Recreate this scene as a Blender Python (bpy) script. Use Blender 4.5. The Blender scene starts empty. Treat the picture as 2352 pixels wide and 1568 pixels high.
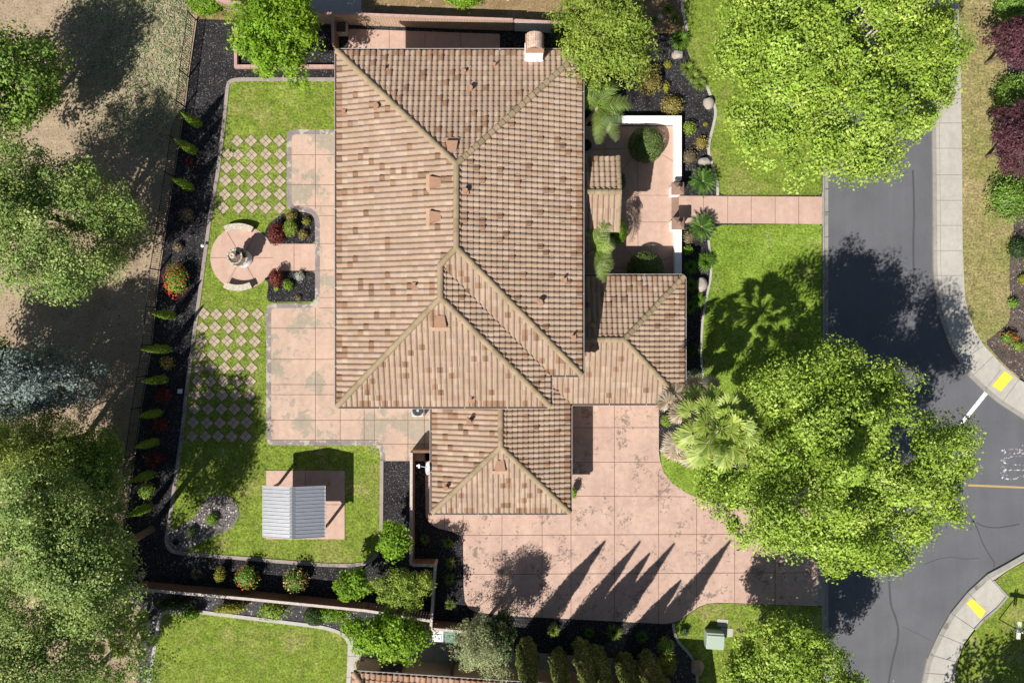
import bpy, bmesh, math, random
import numpy as np
from mathutils import Vector, Matrix, noise as mnoise
R = math.radians
random.seed(7)
SC = bpy.context.scene
COL = SC.collection

# ------------------------------------------------------------------ camera, sky, sun
S = 0.0255          # metres of ground per survey unit (plan of the plot is surveyed in these units)
H = 46.6            # drone height
cam_d = bpy.data.cameras.new("camera"); cam = bpy.data.objects.new("camera", cam_d); COL.objects.link(cam)
cam.location = (0, 0, H); cam.rotation_euler = (0, 0, 0)
cam_d.sensor_width = 36; cam_d.lens = 36 * H / (2352 * S); cam_d.clip_end = 2000; cam_d.clip_start = .1
SC.camera = cam
SUN_EL = 48.5; SDX, SDY = 0.605, 0.796
world = bpy.data.worlds.new("World"); SC.world = world; world.use_nodes = True
wn = world.node_tree
sky = wn.nodes.new("ShaderNodeTexSky"); sky.sky_type = 'NISHITA'; sky.sun_disc = False
sky.sun_elevation = R(SUN_EL); sky.sun_rotation = math.atan2(-SDX, -SDY)
wn.links.new(sky.outputs[0], wn.nodes["Background"].inputs[0]); wn.nodes["Background"].inputs[1].default_value = 0.05
sl = bpy.data.lights.new("sun", 'SUN'); so = bpy.data.objects.new("sun", sl); COL.objects.link(so)
sl.energy = 5.0; sl.angle = R(0.53); sl.color = (1.0, 0.955, 0.88)
ce = math.cos(R(SUN_EL))
so.rotation_euler = Vector((SDX * ce, SDY * ce, -math.sin(R(SUN_EL)))).to_track_quat('-Z', 'Y').to_euler()
so.location = (-30, -40, 60)
SC.view_settings.view_transform = 'Standard'; SC.view_settings.look = 'None'
SC.view_settings.exposure = 0.5; SC.view_settings.gamma = 1
SC.cycles.max_bounces = 6; SC.cycles.diffuse_bounces = 3; SC.cycles.transmission_bounces = 4
SC.cycles.use_denoising = True

def P(u, v, z=0.0):
    f = (H - z) / H * S
    return Vector(((u - 1176) * f, (784 - v) * f, z))

# ------------------------------------------------------------------ materials
def nmat(name):
    m = bpy.data.materials.new(name); m.use_nodes = True
    return m, m.node_tree, m.node_tree.nodes["Principled BSDF"]
def nd(nt, t, ins=None, **pr):
    n = nt.nodes.new("ShaderNode" + t)
    for k, v in pr.items(): setattr(n, k, v)
    for k, v in (ins or {}).items():
        if hasattr(v, 'is_output'): nt.links.new(v, n.inputs[k])
        else: n.inputs[k].default_value = v
    return n
def c4(c): return (c[0], c[1], c[2], 1)
def ramp(nt, fac, stops, interp='LINEAR'):
    n = nt.nodes.new("ShaderNodeValToRGB"); e = n.color_ramp.elements; n.color_ramp.interpolation = interp
    while len(e) < len(stops): e.new(0.5)
    for el, (p, c) in zip(e, stops): el.position = p; el.color = c4(c) if not isinstance(c, (int, float)) else (c, c, c, 1)
    nt.links.new(fac, n.inputs[0]); return n.outputs[0]
def mix(nt, fac, a, b, blend='MIX'):
    n = nt.nodes.new("ShaderNodeMix"); n.data_type = 'RGBA'; n.blend_type = blend
    for i, v in ((0, fac), (6, a), (7, b)):
        if hasattr(v, 'is_output'): nt.links.new(v, n.inputs[i])
        else: n.inputs[i].default_value = v if i == 0 else c4(v)
    return n.outputs[2]
def noise(nt, co, scale, detail=4, rough=.55, dist=0):
    return nd(nt, "TexNoise", {'Vector': co, 'Scale': scale, 'Detail': detail, 'Roughness': rough, 'Distortion': dist}).outputs[0]
def pos(nt): return nt.nodes.new("ShaderNodeNewGeometry").outputs['Position']
def oco(nt): return nt.nodes.new("ShaderNodeTexCoord").outputs['Object']
def bump(nt, b, h, strength, dist=.02):
    n = nd(nt, "Bump", {'Height': h, 'Strength': strength, 'Distance': dist}); nt.links.new(n.outputs[0], b.inputs['Normal'])
def fin(nt, b, col, rough=.9, spec=.2):
    if hasattr(col, 'is_output'): nt.links.new(col, b.inputs['Base Color'])
    else: b.inputs['Base Color'].default_value = c4(col)
    b.inputs['Roughness'].default_value = rough; b.inputs['Specular IOR Level'].default_value = spec

def ground_mat(name, stops, coarse=.35, mid=2.2, fine=14, fine_amt=.55, mid_amt=.35, bumpd=.04, bstr=.7, specks=None, rough=.95, objco=False):
    m, nt, b = nmat(name); co = oco(nt) if objco else pos(nt)
    c = ramp(nt, noise(nt, co, coarse, 5, .6, .3), stops)
    n2 = ramp(nt, noise(nt, co, mid, 5, .65), [(.25, 1 - mid_amt), (.75, 1 + mid_amt * .5)])
    c = mix(nt, 1, c, n2, 'MULTIPLY')
    nf = noise(nt, co, fine, 3, .7)
    n3 = ramp(nt, nf, [(.3, 1 - fine_amt), (.7, 1 + fine_amt * .5)])
    c = mix(nt, 1, c, n3, 'MULTIPLY')
    if specks:
        for (sc, lo, hi, colr) in specks:
            v = nd(nt, "TexVoronoi", {'Vector': co, 'Scale': sc, 'Randomness': 1.0})
            near = ramp(nt, v.outputs['Distance'], [(.0, 1), (.32, 1), (.42, 0)])
            sel = nd(nt, "SeparateColor", {0: v.outputs['Color']}).outputs[0]
            pick = ramp(nt, sel, [(lo, 0), (hi, 1)])
            f = nd(nt, "Math", {0: near, 1: pick}, operation='MULTIPLY').outputs[0]
            c = mix(nt, f, c, colr)
    bump(nt, b, nf, bstr, bumpd)
    fin(nt, b, c, rough, .12); return m

def plain(name, col, rough=.6, spec=.3, var=.12, scale=6, metal=0, bstr=0, bscale=40):
    m, nt, b = nmat(name); co = oco(nt)
    n = ramp(nt, noise(nt, co, scale, 5, .6), [(.25, 1 - var), (.75, 1 + var)])
    c = mix(nt, 1, col, n, 'MULTIPLY'); fin(nt, b, c, rough, spec); b.inputs['Metallic'].default_value = metal
    if bstr: bump(nt, b, noise(nt, co, bscale, 3), bstr, .01)
    return m

def concrete_mat(name, base, base2, stain, amt=.5, sscale=1.1, objco=False, specks=True, patch_scale=.5):
    m, nt, b = nmat(name); co = pos(nt)
    c = mix(nt, ramp(nt, noise(nt, co, .45, 5, .6, .5), [(.35, 0), (.7, 1)]), base, base2)
    c = mix(nt, 1, c, ramp(nt, noise(nt, co, 3, 6, .65), [(.25, .84), (.75, 1.07)]), 'MULTIPLY')
    # peeling patches: wide zones picked by a low noise, their ragged edge by a finer one
    zone = ramp(nt, noise(nt, co, patch_scale, 4, .55), [(.42, 0), (.72, 1)])
    det = noise(nt, co, sscale * 2.0, 9, .74, .8)
    a = nd(nt, "Math", {0: zone, 1: .42 * amt}, operation='MULTIPLY').outputs[0]
    f = nd(nt, "Math", {0: a, 1: det}, operation='ADD').outputs[0]
    f = ramp(nt, f, [(.655, 0), (.675, 1)])
    sc = mix(nt, noise(nt, co, 4, 6, .7), tuple(x * .72 for x in stain), tuple(x * 1.3 for x in stain))
    c = mix(nt, mix(nt, 1, f, noise(nt, co, 9, 3), 'MULTIPLY') if False else f, c, sc)
    soft = ramp(nt, noise(nt, co, 1.3, 6, .7), [(.45, 0), (.8, .3)])
    c = mix(nt, soft, c, stain)
    vo = nd(nt, "TexVoronoi", {'Vector': co, 'Scale': 1.9}); va = ramp(nt, vo.outputs['Distance'], [(0, 1), (.05, 1), (.085, 0)])
    vb = ramp(nt, nd(nt, "SeparateColor", {0: vo.outputs['Color']}).outputs[0], [(.55, 0), (.6, .6)])
    c = mix(nt, nd(nt, "Math", {0: va, 1: vb}, operation='MULTIPLY').outputs[0], c, tuple(x * .5 for x in base2))
    c = mix(nt, 1, c, ramp(nt, noise(nt, nd(nt, "Mapping", {'Vector': co, 'Scale': (2.2, .35, 1)}).outputs[0], .8, 5, .6), [(.3, .91), (.7, 1.05)]), 'MULTIPLY')
    nf = noise(nt, co, 60, 2)
    c = mix(nt, 1, c, ramp(nt, nf, [(.3, .93), (.7, 1.04)]), 'MULTIPLY')
    bump(nt, b, nf, .15, .004); fin(nt, b, c, .85, .2); return m

def leaf_mat(name, stops, trans=.3, tint=(.9, 1.0, .35), rough=.5, spec=.25, clump=.9):
    m, nt, b = nmat(name)
    a = nd(nt, "Attribute", attribute_name="rnd").outputs['Fac']
    c = ramp(nt, a, stops)
    nz = ramp(nt, noise(nt, oco(nt), clump, 3), [(.3, .72), (.7, 1.22)])
    c = mix(nt, 1, c, nz, 'MULTIPLY')
    c = mix(nt, ramp(nt, noise(nt, oco(nt), .45, 3), [(.5, 0), (.72, .45)]), c, mix(nt, 1, c, (1.1, .9, .85), 'MULTIPLY'))
    fin(nt, b, c, rough, spec)
    t = nd(nt, "BsdfTranslucent", {'Color': mix(nt, 1, c, tint, 'MULTIPLY')})
    mx = nd(nt, "MixShader", {0: trans, 1: b.outputs[0], 2: t.outputs[0]})
    nt.links.new(mx.outputs[0], nt.nodes["Material Output"].inputs[0]); return m

MT = {}
G = ground_mat
MT['lawn'] = G("lawn grass", [(.22, (.36, .31, .15)), (.38, (.255, .285, .065)), (.5, (.18, .255, .033)), (.6, (.245, .315, .05)), (.78, (.38, .36, .17))], .42, 2.4, 8, .66, .45, .06, 1.0)
MT['lawn_bright'] = G("watered lawn grass", [(.22, (.33, .325, .11)), (.42, (.165, .26, .028)), (.6, (.235, .345, .045)), (.8, (.38, .39, .14))], .4, 2.2, 8, .66, .42, .06, 1.0)
MT['lawn_dry'] = G("drying strip grass", [(.25, (.42, .33, .18)), (.5, (.33, .28, .12)), (.75, (.23, .25, .07))], .3, 2.2, 8, .7, .45, .05, .9)
MT['mulch'] = G("black bark mulch", [(.3, (.034, .032, .036)), (.7, (.07, .066, .07))], .8, 6, 13, 1.0, .7, .08, 1.0, specks=[(14, .8, .86, (.19, .18, .175)), (22, .985, .987, (.5, .47, .42))])
MT['mulch_brown'] = G("weathered bark mulch", [(.3, (.10, .075, .065)), (.7, (.19, .15, .13))], .6, 4, 14, .8, .4, .07, 1.0, specks=[(8, .8, .85, (.35, .31, .28)), (7, .88, .9, (.03, .03, .03))])
MT['mulch_grey'] = G("grey gravel mulch", [(.3, (.07, .065, .07)), (.7, (.13, .125, .13))], .6, 4, 14, .8, .4, .07, 1.0, specks=[(8, .75, .8, (.36, .35, .36)), (9, .85, .9, (.02, .02, .02))])
MT['pebble'] = G("mixed pebbles", [(.3, (.16, .15, .15)), (.7, (.34, .29, .25))], .7, 4, 12, .8, .4, .08, 1.0, specks=[(7, .7, .72, (.55, .53, .52)), (8, .75, .78, (.05, .05, .06))])
MT['dirt'] = G("dry field earth", [(.25, (.30, .225, .155)), (.5, (.40, .31, .215)), (.75, (.34, .25, .165))], .25, 1.6, 10, .45, .3, .05, .8, specks=[(5, .93, .95, (.2, .13, .08))])
MT['yard_dirt'] = G("brown yard earth", [(.3, (.24, .16, .08)), (.7, (.36, .26, .14))], .5, 2, 10, .5, .35, .05, .8, specks=[(4, .94, .95, (.5, .4, .3))])
MT['far'] = G("far dry grass", [(.3, (.25, .21, .12)), (.7, (.2, .21, .08))], .05, .8, 6, .4, .3)
MT['salmon'] = concrete_mat("salmon patio concrete", (.52, .375, .295), (.46, .325, .255), (.32, .275, .215), 1.0)
MT['salmon_drive'] = concrete_mat("salmon driveway concrete", (.525, .37, .30), (.46, .31, .255), (.23, .175, .145), .5, 2.2, patch_scale=.85)
MT['salmon_clean'] = concrete_mat("salmon walkway concrete", (.515, .355, .285), (.46, .31, .25), (.4, .27, .22), 0)
MT['band'] = concrete_mat("grey patio border concrete", (.2, .17, .17), (.27, .235, .22), (.4, .36, .31), .9, 1.5, patch_scale=1.2)
MT['kerb'] = concrete_mat("weathered kerb concrete", (.34, .285, .25), (.28, .235, .21), (.16, .14, .125), .5, 1.5)
MT['walk'] = concrete_mat("sidewalk concrete", (.44, .42, .375), (.40, .38, .34), (.31, .295, .25), 0)
MT['gutter_conc'] = concrete_mat("gutter concrete", (.33, .31, .275), (.28, .265, .24), (.17, .155, .14), .5)
MT['paver'] = plain("sand coloured pavers", (.37, .305, .215), .9, .15, .25, 2.5, bstr=.3)
MT['joint'] = plain("dark joint", (.2, .11, .085), .95, .1)
MT['joint_grey'] = plain("grey joint", (.2, .185, .165), .95, .1)
def asphalt():
    m, nt, b = nmat("asphalt"); co = pos(nt)
    st = nd(nt, "Mapping", {'Vector': co, 'Scale': (1.6, .12, 1)}).outputs[0]
    c = mix(nt, noise(nt, st, 1.0, 4), (.096, .098, .109), (.126, .127, .139))
    c = mix(nt, 1, c, ramp(nt, noise(nt, co, .5, 5), [(.3, .9), (.7, 1.08)]), 'MULTIPLY')
    nf = noise(nt, co, 45, 2, .6)
    c = mix(nt, 1, c, ramp(nt, nf, [(.25, .82), (.75, 1.16)]), 'MULTIPLY')
    v = nd(nt, "TexVoronoi", {'Vector': co, 'Scale': 1.2})
    f = nd(nt, "Math", {0: ramp(nt, v.outputs['Distance'], [(0, 1), (.03, 1), (.05, 0)]), 1: ramp(nt, nd(nt, "SeparateColor", {0: v.outputs['Color']}).outputs[0], [(.8, 0), (.82, .7)])}, operation='MULTIPLY').outputs[0]
    c = mix(nt, f, c, (.6, .58, .54))
    bump(nt, b, nf, .3, .006); fin(nt, b, c, .8, .3); return m
MT['asphalt'] = asphalt()
MT['seal'] = plain("crack sealant", (.066, .066, .074), .6, .3)
def worn(name, col, lo, hi, sc=9):
    m, nt, b = nmat(name); co = pos(nt)
    f = ramp(nt, noise(nt, co, sc, 8, .75), [(lo, 0), (hi, 1)])
    fin(nt, b, mix(nt, f, (.112, .11, .118), col), .8, .25); return m
MT['paint_worn'] = worn("worn white road paint", (.72, .71, .72), .51, .62, 7)
MT['paint_white'] = worn("white road paint", (.7, .69, .69), .38, .46, 10)
MT['paint_yellow'] = worn("yellow line paint", (.4, .28, .12), .25, .4, 10)
MT['tactile'] = plain("yellow tactile plate", (.72, .58, .06), .7, .3, .08, 20, bstr=.6, bscale=60)

def tile_mat(name, stops, boost):
    m, nt, b = nmat(name)
    a = nd(nt, "Attribute", attribute_name="rnd").outputs['Fac']
    c = ramp(nt, a, stops)
    bo = nd(nt, "Attribute", attribute_name="boost").outputs['Fac']
    c = mix(nt, bo, c, mix(nt, a, boost, tuple(x * 1.45 for x in boost)))
    c = mix(nt, 1, c, ramp(nt, noise(nt, pos(nt), 1.1, 6, .65), [(.25, .83), (.75, 1.1)]), 'MULTIPLY')
    c = mix(nt, ramp(nt, noise(nt, pos(nt), 11, 6, .75), [(.58, 0), (.75, .5)]), c, (.26, .2, .13))
    bump(nt, b, noise(nt, pos(nt), 40, 3), .25, .01); fin(nt, b, c, .85, .2); return m
MT['tile'] = tile_mat("clay roof tiles", [(.0, (.345, .235, .172)), (.25, (.34, .245, .172)), (.5, (.37, .272, .195)), (.75, (.35, .25, .195)), (1, (.415, .315, .235))], (.215, .13, .083))
MT['cap'] = tile_mat("ridge tiles", [(.0, (.25, .19, .115)), (.5, (.30, .235, .145)), (1, (.34, .25, .165))], (.3, .2, .14))
MT['cap_pink'] = tile_mat("neighbour roof tiles", [(.0, (.36, .22, .15)), (.5, (.41, .28, .19)), (1, (.44, .28, .2))], (.3, .17, .1))
MT['white'] = plain("white stucco", (.8, .79, .77), .85, .2, .05, 3, bstr=.2)
MT['stucco'] = plain("tan stucco", (.46, .35, .25), .9, .15, .07, 3, bstr=.25)
MT['stucco_trim'] = plain("brown trim stucco", (.32, .23, .15), .9, .15, .07)
MT['cream'] = plain("cream stucco", (.62, .55, .46), .9, .15, .06, 3, bstr=.25)
MT['fascia'] = plain("dark fascia board", (.13, .085, .06), .7, .2)
MT['gutter'] = plain("dark bronze gutter", (.07, .045, .035), .5, .4)
MT['lip'] = plain("pale gutter lip", (.5, .46, .43), .5, .4)
MT['glass'] = plain("dark window glass", (.02, .025, .03), .06, .6)
MT['terra'] = plain("terracotta vent", (.33, .19, .125), .75, .2, .12, 8)
MT['black'] = plain("black void", (.012, .012, .012), .8, .1)
MT['brown_cap'] = plain("brown painted cap", (.235, .15, .115), .6, .3, .1)
MT['cedar'] = plain("cedar fence boards", (.46, .33, .24), .85, .15, .16, 3)
MT['cedar_dark'] = plain("brown fence boards", (.21, .12, .08), .85, .15, .2, 3)
MT['rail_pink'] = plain("weathered pink rail", (.42, .27, .235), .85, .15, .2, 4)
MT['rail_grey'] = plain("weathered grey rail", (.47, .41, .37), .85, .15, .25, 6)
MT['board_white'] = plain("white painted boards", (.74, .73, .74), .7, .2, .06)
MT['iron'] = plain("black iron", (.018, .018, .02), .5, .4)
MT['bark'] = plain("brown bark", (.16, .115, .08), .9, .1, .3, 5, bstr=.8, bscale=14)
MT['bark_pale'] = plain("pale plane bark", (.5, .45, .37), .85, .15, .3, 3, bstr=.4, bscale=10)
MT['bark_palm'] = plain("palm trunk fibre", (.3, .23, .16), .9, .1, .3, 6, bstr=.8, bscale=20)
MT['boulder'] = plain("grey boulder stone", (.33, .295, .255), .9, .15, .28, 3, bstr=.7, bscale=12)
MT['boulder_red'] = plain("reddish boulder stone", (.36, .25, .2), .9, .15, .3, 3, bstr=.7, bscale=12)
MT['stone'] = plain("weathered cast stone", (.45, .4, .33), .9, .15, .4, 9, bstr=.6, bscale=20)
MT['stone_dark'] = plain("wet mossy stone", (.12, .09, .065), .6, .3, .4, 9)
MT['fount_base'] = plain("pale glazed stone", (.62, .62, .64), .7, .3, .25, 30)
def roofmetal():
    m, nt, b = nmat("galvanised roof metal"); co = oco(nt)
    c = mix(nt, noise(nt, co, 3, 5), (.42, .43, .46), (.54, .55, .58)); fin(nt, b, c, .34, .5); b.inputs['Metallic'].default_value = .75; return m
MT['metal'] = roofmetal()
MT['steel'] = plain("grey painted steel", (.42, .43, .45), .4, .5, .06, 5, .3)
MT['wood'] = plain("stained pavilion timber", (.3, .16, .08), .8, .2, .25, 4)
MT['plastic_green'] = plain("green bin plastic", (.1, .2, .16), .5, .4, .06)
MT['plastic_blue'] = plain("dark blue bin plastic", (.035, .05, .09), .5, .4, .06)
MT['plastic_grey'] = plain("pale grey bin plastic", (.6, .6, .63), .5, .4, .06)
MT['box_green'] = plain("pale green enamel", (.34, .41, .345), .5, .4, .04)
MT['brick'] = None
def brick():
    m, nt, b = nmat("old brick"); co = oco(nt)
    mp = nd(nt, "Mapping", {'Vector': co, 'Rotation': (0, 0, R(90))}).outputs[0]
    br = nd(nt, "TexBrick", {'Vector': mp, 'Color1': c4((.48, .29, .19)), 'Color2': c4((.36, .22, .16)), 'Mortar': c4((.5, .46, .42)), 'Scale': 1.0, 'Mortar Size': .012, 'Brick Width': .22, 'Row Height': .085})
    c = mix(nt, 1, br.outputs[0], ramp(nt, noise(nt, co, 7, 5), [(.3, .7), (.7, 1.3)]), 'MULTIPLY')
    fin(nt, b, c, .9, .15); return m
MT['brick'] = brick()
LM = leaf_mat
MT['l_plane'] = LM("plane tree leaves", [(0, (.15, .25, .02)), (.5, (.265, .4, .045)), (1, (.46, .56, .13))], .13)
MT['l_oak'] = LM("oak leaves", [(0, (.085, .155, .03)), (.5, (.2, .295, .065)), (1, (.43, .5, .17))], .12)
MT['l_oak2'] = LM("young oak leaves", [(0, (.09, .175, .022)), (.5, (.17, .29, .045)), (1, (.33, .45, .1))], .25)
MT['l_blue'] = LM("blue cedar needles", [(0, (.085, .12, .11)), (.5, (.165, .215, .2)), (1, (.3, .36, .32))], .1)
MT['l_conifer'] = LM("yellow green conifer", [(0, (.09, .14, .02)), (.5, (.2, .27, .04)), (1, (.38, .44, .08))], .2)
MT['l_bright'] = LM("bright spring leaves", [(0, (.1, .2, .01)), (.5, (.2, .36, .018)), (1, (.36, .52, .06))], .3)
MT['l_lime'] = LM("lime leaves", [(0, (.14, .23, .025)), (.5, (.26, .36, .05)), (1, (.43, .5, .11))], .3)
MT['l_olive'] = LM("olive leaves", [(0, (.17, .2, .09)), (.5, (.3, .34, .16)), (1, (.48, .51, .28))], .2)
MT['l_dark'] = LM("dark evergreen leaves", [(0, (.018, .04, .01)), (.5, (.04, .08, .018)), (1, (.08, .13, .03))], .15)
MT['l_hedge'] = LM("clipped box leaves", [(0, (.05, .1, .015)), (.5, (.1, .17, .03)), (1, (.25, .29, .12))], .2)
MT['l_cyp'] = LM("slim cypress foliage", [(0, (.1, .18, .015)), (.5, (.18, .3, .025)), (1, (.28, .42, .05))], .15)
MT['l_cyp2'] = LM("tall cypress foliage", [(0, (.05, .058, .015)), (.5, (.12, .15, .034)), (1, (.24, .29, .08))], .12)
MT['l_purple'] = LM("plum leaves", [(0, (.045, .018, .026)), (.5, (.105, .04, .052)), (1, (.19, .08, .095))], .2, (1, .4, .5))
MT['l_red'] = LM("red barberry leaves", [(0, (.07, .012, .01)), (.5, (.17, .03, .02)), (1, (.3, .075, .05))], .2, (1, .4, .3))
MT['l_gold'] = LM("golden shrub leaves", [(0, (.15, .12, .03)), (.5, (.3, .25, .06)), (1, (.46, .4, .14))], .25)
MT['l_yellow'] = LM("yellow shrub leaves", [(0, (.16, .17, .02)), (.5, (.32, .33, .04)), (1, (.5, .46, .08))], .3)
MT['l_tan'] = LM("dry twiggy leaves", [(0, (.12, .09, .05)), (.5, (.24, .19, .12)), (1, (.4, .34, .22))], .2)
MT['l_silver'] = LM("silver leaves", [(0, (.25, .27, .24)), (.5, (.45, .47, .42)), (1, (.65, .66, .6))], .2)
MT['l_grass'] = LM("ornamental grass blades", [(0, (.1, .17, .02)), (.5, (.2, .3, .04)), (1, (.36, .42, .12))], .3)
MT['l_grass2'] = LM("strappy blades", [(0, (.06, .14, .012)), (.5, (.13, .27, .025)), (1, (.26, .4, .06))], .3)
MT['l_sago'] = LM("sago fronds", [(0, (.03, .075, .01)), (.5, (.065, .14, .018)), (1, (.13, .24, .03))], .2, spec=.4)
MT['l_palm'] = LM("feather palm leaflets", [(0, (.13, .22, .03)), (.5, (.25, .36, .07)), (1, (.5, .56, .28))], .3)
MT['l_fan'] = LM("fan palm leaves", [(0, (.12, .19, .03)), (.5, (.25, .34, .055)), (1, (.46, .52, .17))], .3)
MT['l_dead'] = LM("dead palm fronds", [(0, (.22, .17, .11)), (.5, (.36, .3, .21)), (1, (.56, .5, .4))], .25)
MT['l_weed'] = LM("pale field weeds", [(0, (.2, .24, .11)), (.5, (.34, .38, .21)), (1, (.5, .54, .36))], .25)
MT['f_red'] = LM("red flowers", [(0, (.45, .03, .02)), (1, (.75, .09, .06))], .25, (1, .4, .3))
MT['f_peach'] = LM("peach flowers", [(0, (.65, .25, .12)), (1, (.85, .5, .33))], .25, (1, .7, .5))

# ------------------------------------------------------------------ object helpers
def thing(name, label, cat, loc=(0, 0, 0), group=None, rz=0):
    o = bpy.data.objects.new(name, None); COL.objects.link(o); o.location = loc; o.rotation_euler = (0, 0, rz); o.empty_display_size = .2
    o['label'] = label; o['category'] = cat
    if group: o['group'] = group
    return o
def tag(o, label, cat, group=None):
    o['label'] = label; o['category'] = cat
    if group: o['group'] = group
    return o
def wmat(o):
    return o.matrix_basis.copy() if not o.parent else wmat(o.parent) @ o.matrix_parent_inverse @ o.matrix_basis
def link(name, me, parent=None, mats=()):
    o = bpy.data.objects.new(name, me); COL.objects.link(o)
    for m in mats: me.materials.append(MT[m] if isinstance(m, str) else m)
    if parent:
        o.parent = parent
        w = wmat(parent)
        o.matrix_parent_inverse = w.inverted()
    return o
def npmesh(name, V, F, mats, parent=None, rnd=None, boost=None, smooth=False):
    """V (n,3) array, F (m,k) array of one polygon size"""
    me = bpy.data.meshes.new(name); V = np.ascontiguousarray(V, dtype=np.float32); F = np.ascontiguousarray(F, dtype=np.int32)
    m, k = F.shape
    me.vertices.add(len(V)); me.vertices.foreach_set('co', V.ravel())
    me.loops.add(m * k); me.loops.foreach_set('vertex_index', F.ravel())
    me.polygons.add(m); me.polygons.foreach_set('loop_start', np.arange(0, m * k, k, dtype=np.int32))
    me.update(calc_edges=True)
    for nm, arr in (('rnd', rnd), ('boost', boost)):
        if arr is not None:
            a = me.attributes.new(nm, 'FLOAT', 'FACE'); a.data.foreach_set('value', np.ascontiguousarray(arr, dtype=np.float32))
    if smooth: me.polygons.foreach_set('use_smooth', np.ones(m, dtype=bool))
    return link(name, me, parent, mats)

class MB:
    def __init__(s): s.v = []; s.f = []; s.m = []; s.r = []
    def add(s, vs, fs, mi=0, r=None):
        o = len(s.v); s.v += [tuple(x) for x in vs]; rr = random.random() if r is None else r
        for f in fs: s.f.append([o + i for i in f]); s.m.append(mi); s.r.append(rr)
    def box(s, c, d, rz=0, mi=0, top=1.0, M=None):
        x, y, z = d[0] / 2, d[1] / 2, d[2] / 2; vs = []
        for zz, k in ((-z, 1), (z, top)):
            for a, b in ((-x, -y), (x, -y), (x, y), (-x, y)): vs.append(Vector((a * k, b * k, zz)))
        Rm = M if M is not None else Matrix.Rotation(rz, 3, 'Z')
        s.add([Rm @ p + Vector(c) for p in vs], [(3, 2, 1, 0), (4, 5, 6, 7), (0, 1, 5, 4), (1, 2, 6, 5), (2, 3, 7, 6), (3, 0, 4, 7)], mi)
    def bar(s, a, b, w, h, mi=0):
        a = Vector(a); b = Vector(b); d = (b - a); L = d.length; q = d.to_track_quat('X', 'Z').to_matrix()
        s.box((a + b) / 2, (L, w, h), mi=mi, M=q)
    def prism(s, pts, z0, z1, mi=0, cap=True, mside=None):
        n = len(pts); vs = [(p[0], p[1], z0) for p in pts] + [(p[0], p[1], z1) for p in pts]
        s.add(vs, [(i, (i + 1) % n, n + (i + 1) % n, n + i) for i in range(n)], mi if mside is None else mside)
        if cap: s.add(vs[n:], [tuple(range(n))], mi); s.add(vs[:n], [tuple(range(n - 1, -1, -1))], mi)
    def tube(s, pts, rad, n=7, mi=0, r=None):
        pts = [Vector(p) for p in pts]; vs = []; fs = []; ref = Vector((1, 0, 0))
        for i, p in enumerate(pts):
            d = (pts[min(i + 1, len(pts) - 1)] - pts[max(i - 1, 0)]).normalized()
            x = d.cross(ref)
            if x.length < .1: x = d.cross(Vector((0, 1, 0)))
            x.normalize(); y = d.cross(x)
            for k in range(n):
                a = 2 * math.pi * k / n; vs.append(p + (x * math.cos(a) + y * math.sin(a)) * rad[i])
        for i in range(len(pts) - 1):
            for k in range(n): fs.append((i * n + k, i * n + (k + 1) % n, (i + 1) * n + (k + 1) % n, (i + 1) * n + k))
        fs.append(tuple(range(n - 1, -1, -1))); fs.append(tuple(range((len(pts) - 1) * n, len(pts) * n)))
        s.add(vs, fs, mi, r)
    def lathe(s, prof, c, n=28, mi=0):
        vs = []; fs = []
        for (r, z) in prof:
            for k in range(n): a = 2 * math.pi * k / n; vs.append((c[0] + r * math.cos(a), c[1] + r * math.sin(a), c[2] + z))
        for i in range(len(prof) - 1):
            for k in range(n): fs.append((i * n + k, i * n + (k + 1) % n, (i + 1) * n + (k + 1) % n, (i + 1) * n + k))
        s.add(vs, fs, mi)
    def build(s, name, mats, parent=None, smooth=False, bevel=0):
        me = bpy.data.meshes.new(name); me.from_pydata(s.v, [], s.f)
        me.polygons.foreach_set('material_index', s.m)
        if smooth: me.polygons.foreach_set('use_smooth', [True] * len(s.f))
        a = me.attributes.new('rnd', 'FLOAT', 'FACE'); a.data.foreach_set('value', s.r)
        o = link(name, me, parent, mats if isinstance(mats, (list, tuple)) else [mats])
        if bevel:
            b = o.modifiers.new('bevel', 'BEVEL'); b.width = bevel; b.segments = 2; b.limit_method = 'ANGLE'
        return o

def chaikin(pts, n=2, closed=True):
    for _ in range(n):
        q = []; m = len(pts)
        for i in range(m if closed else m - 1):
            a = pts[i]; b = pts[(i + 1) % m]
            L = math.hypot(b[0] - a[0], b[1] - a[1]) or 1; t = min(.25, 7 / L)
            q.append((a[0] * (1 - t) + b[0] * t, a[1] * (1 - t) + b[1] * t)); q.append((a[0] * t + b[0] * (1 - t), a[1] * t + b[1] * (1 - t)))
        pts = q if closed else [pts[0]] + q + [pts[-1]]
    return pts
def W(pts, z=0): return [P(u, v, z) for u, v in pts]
def slab(name, pts, z, mat, z0=None, kind='structure', world=False, parent=None):
    if not world: pts = W(pts)
    bm = bmesh.new(); vs = [bm.verts.new((p[0], p[1], z)) for p in pts]; f = bm.faces.new(vs)
    if f.normal.z < 0: f.normal_flip()
    bm.normal_update()
    if f.normal.z < 0: f.normal_flip()
    ex = bmesh.ops.extrude_face_region(bm, geom=[f]); low = [e for e in ex['geom'] if isinstance(e, bmesh.types.BMVert)]
    # extruded copy becomes the top; original verts drop to the bottom
    for vv in vs: vv.co.z = z0 if z0 is not None else z - .16
    bmesh.ops.triangulate(bm, faces=[g for g in bm.faces if len(g.verts) > 4])
    bmesh.ops.recalc_face_normals(bm, faces=bm.faces[:])
    me = bpy.data.meshes.new(name); bm.to_mesh(me); bm.free()
    o = link(name, me, parent, [mat])
    if kind and not parent: o['kind'] = kind
    return o
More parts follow.
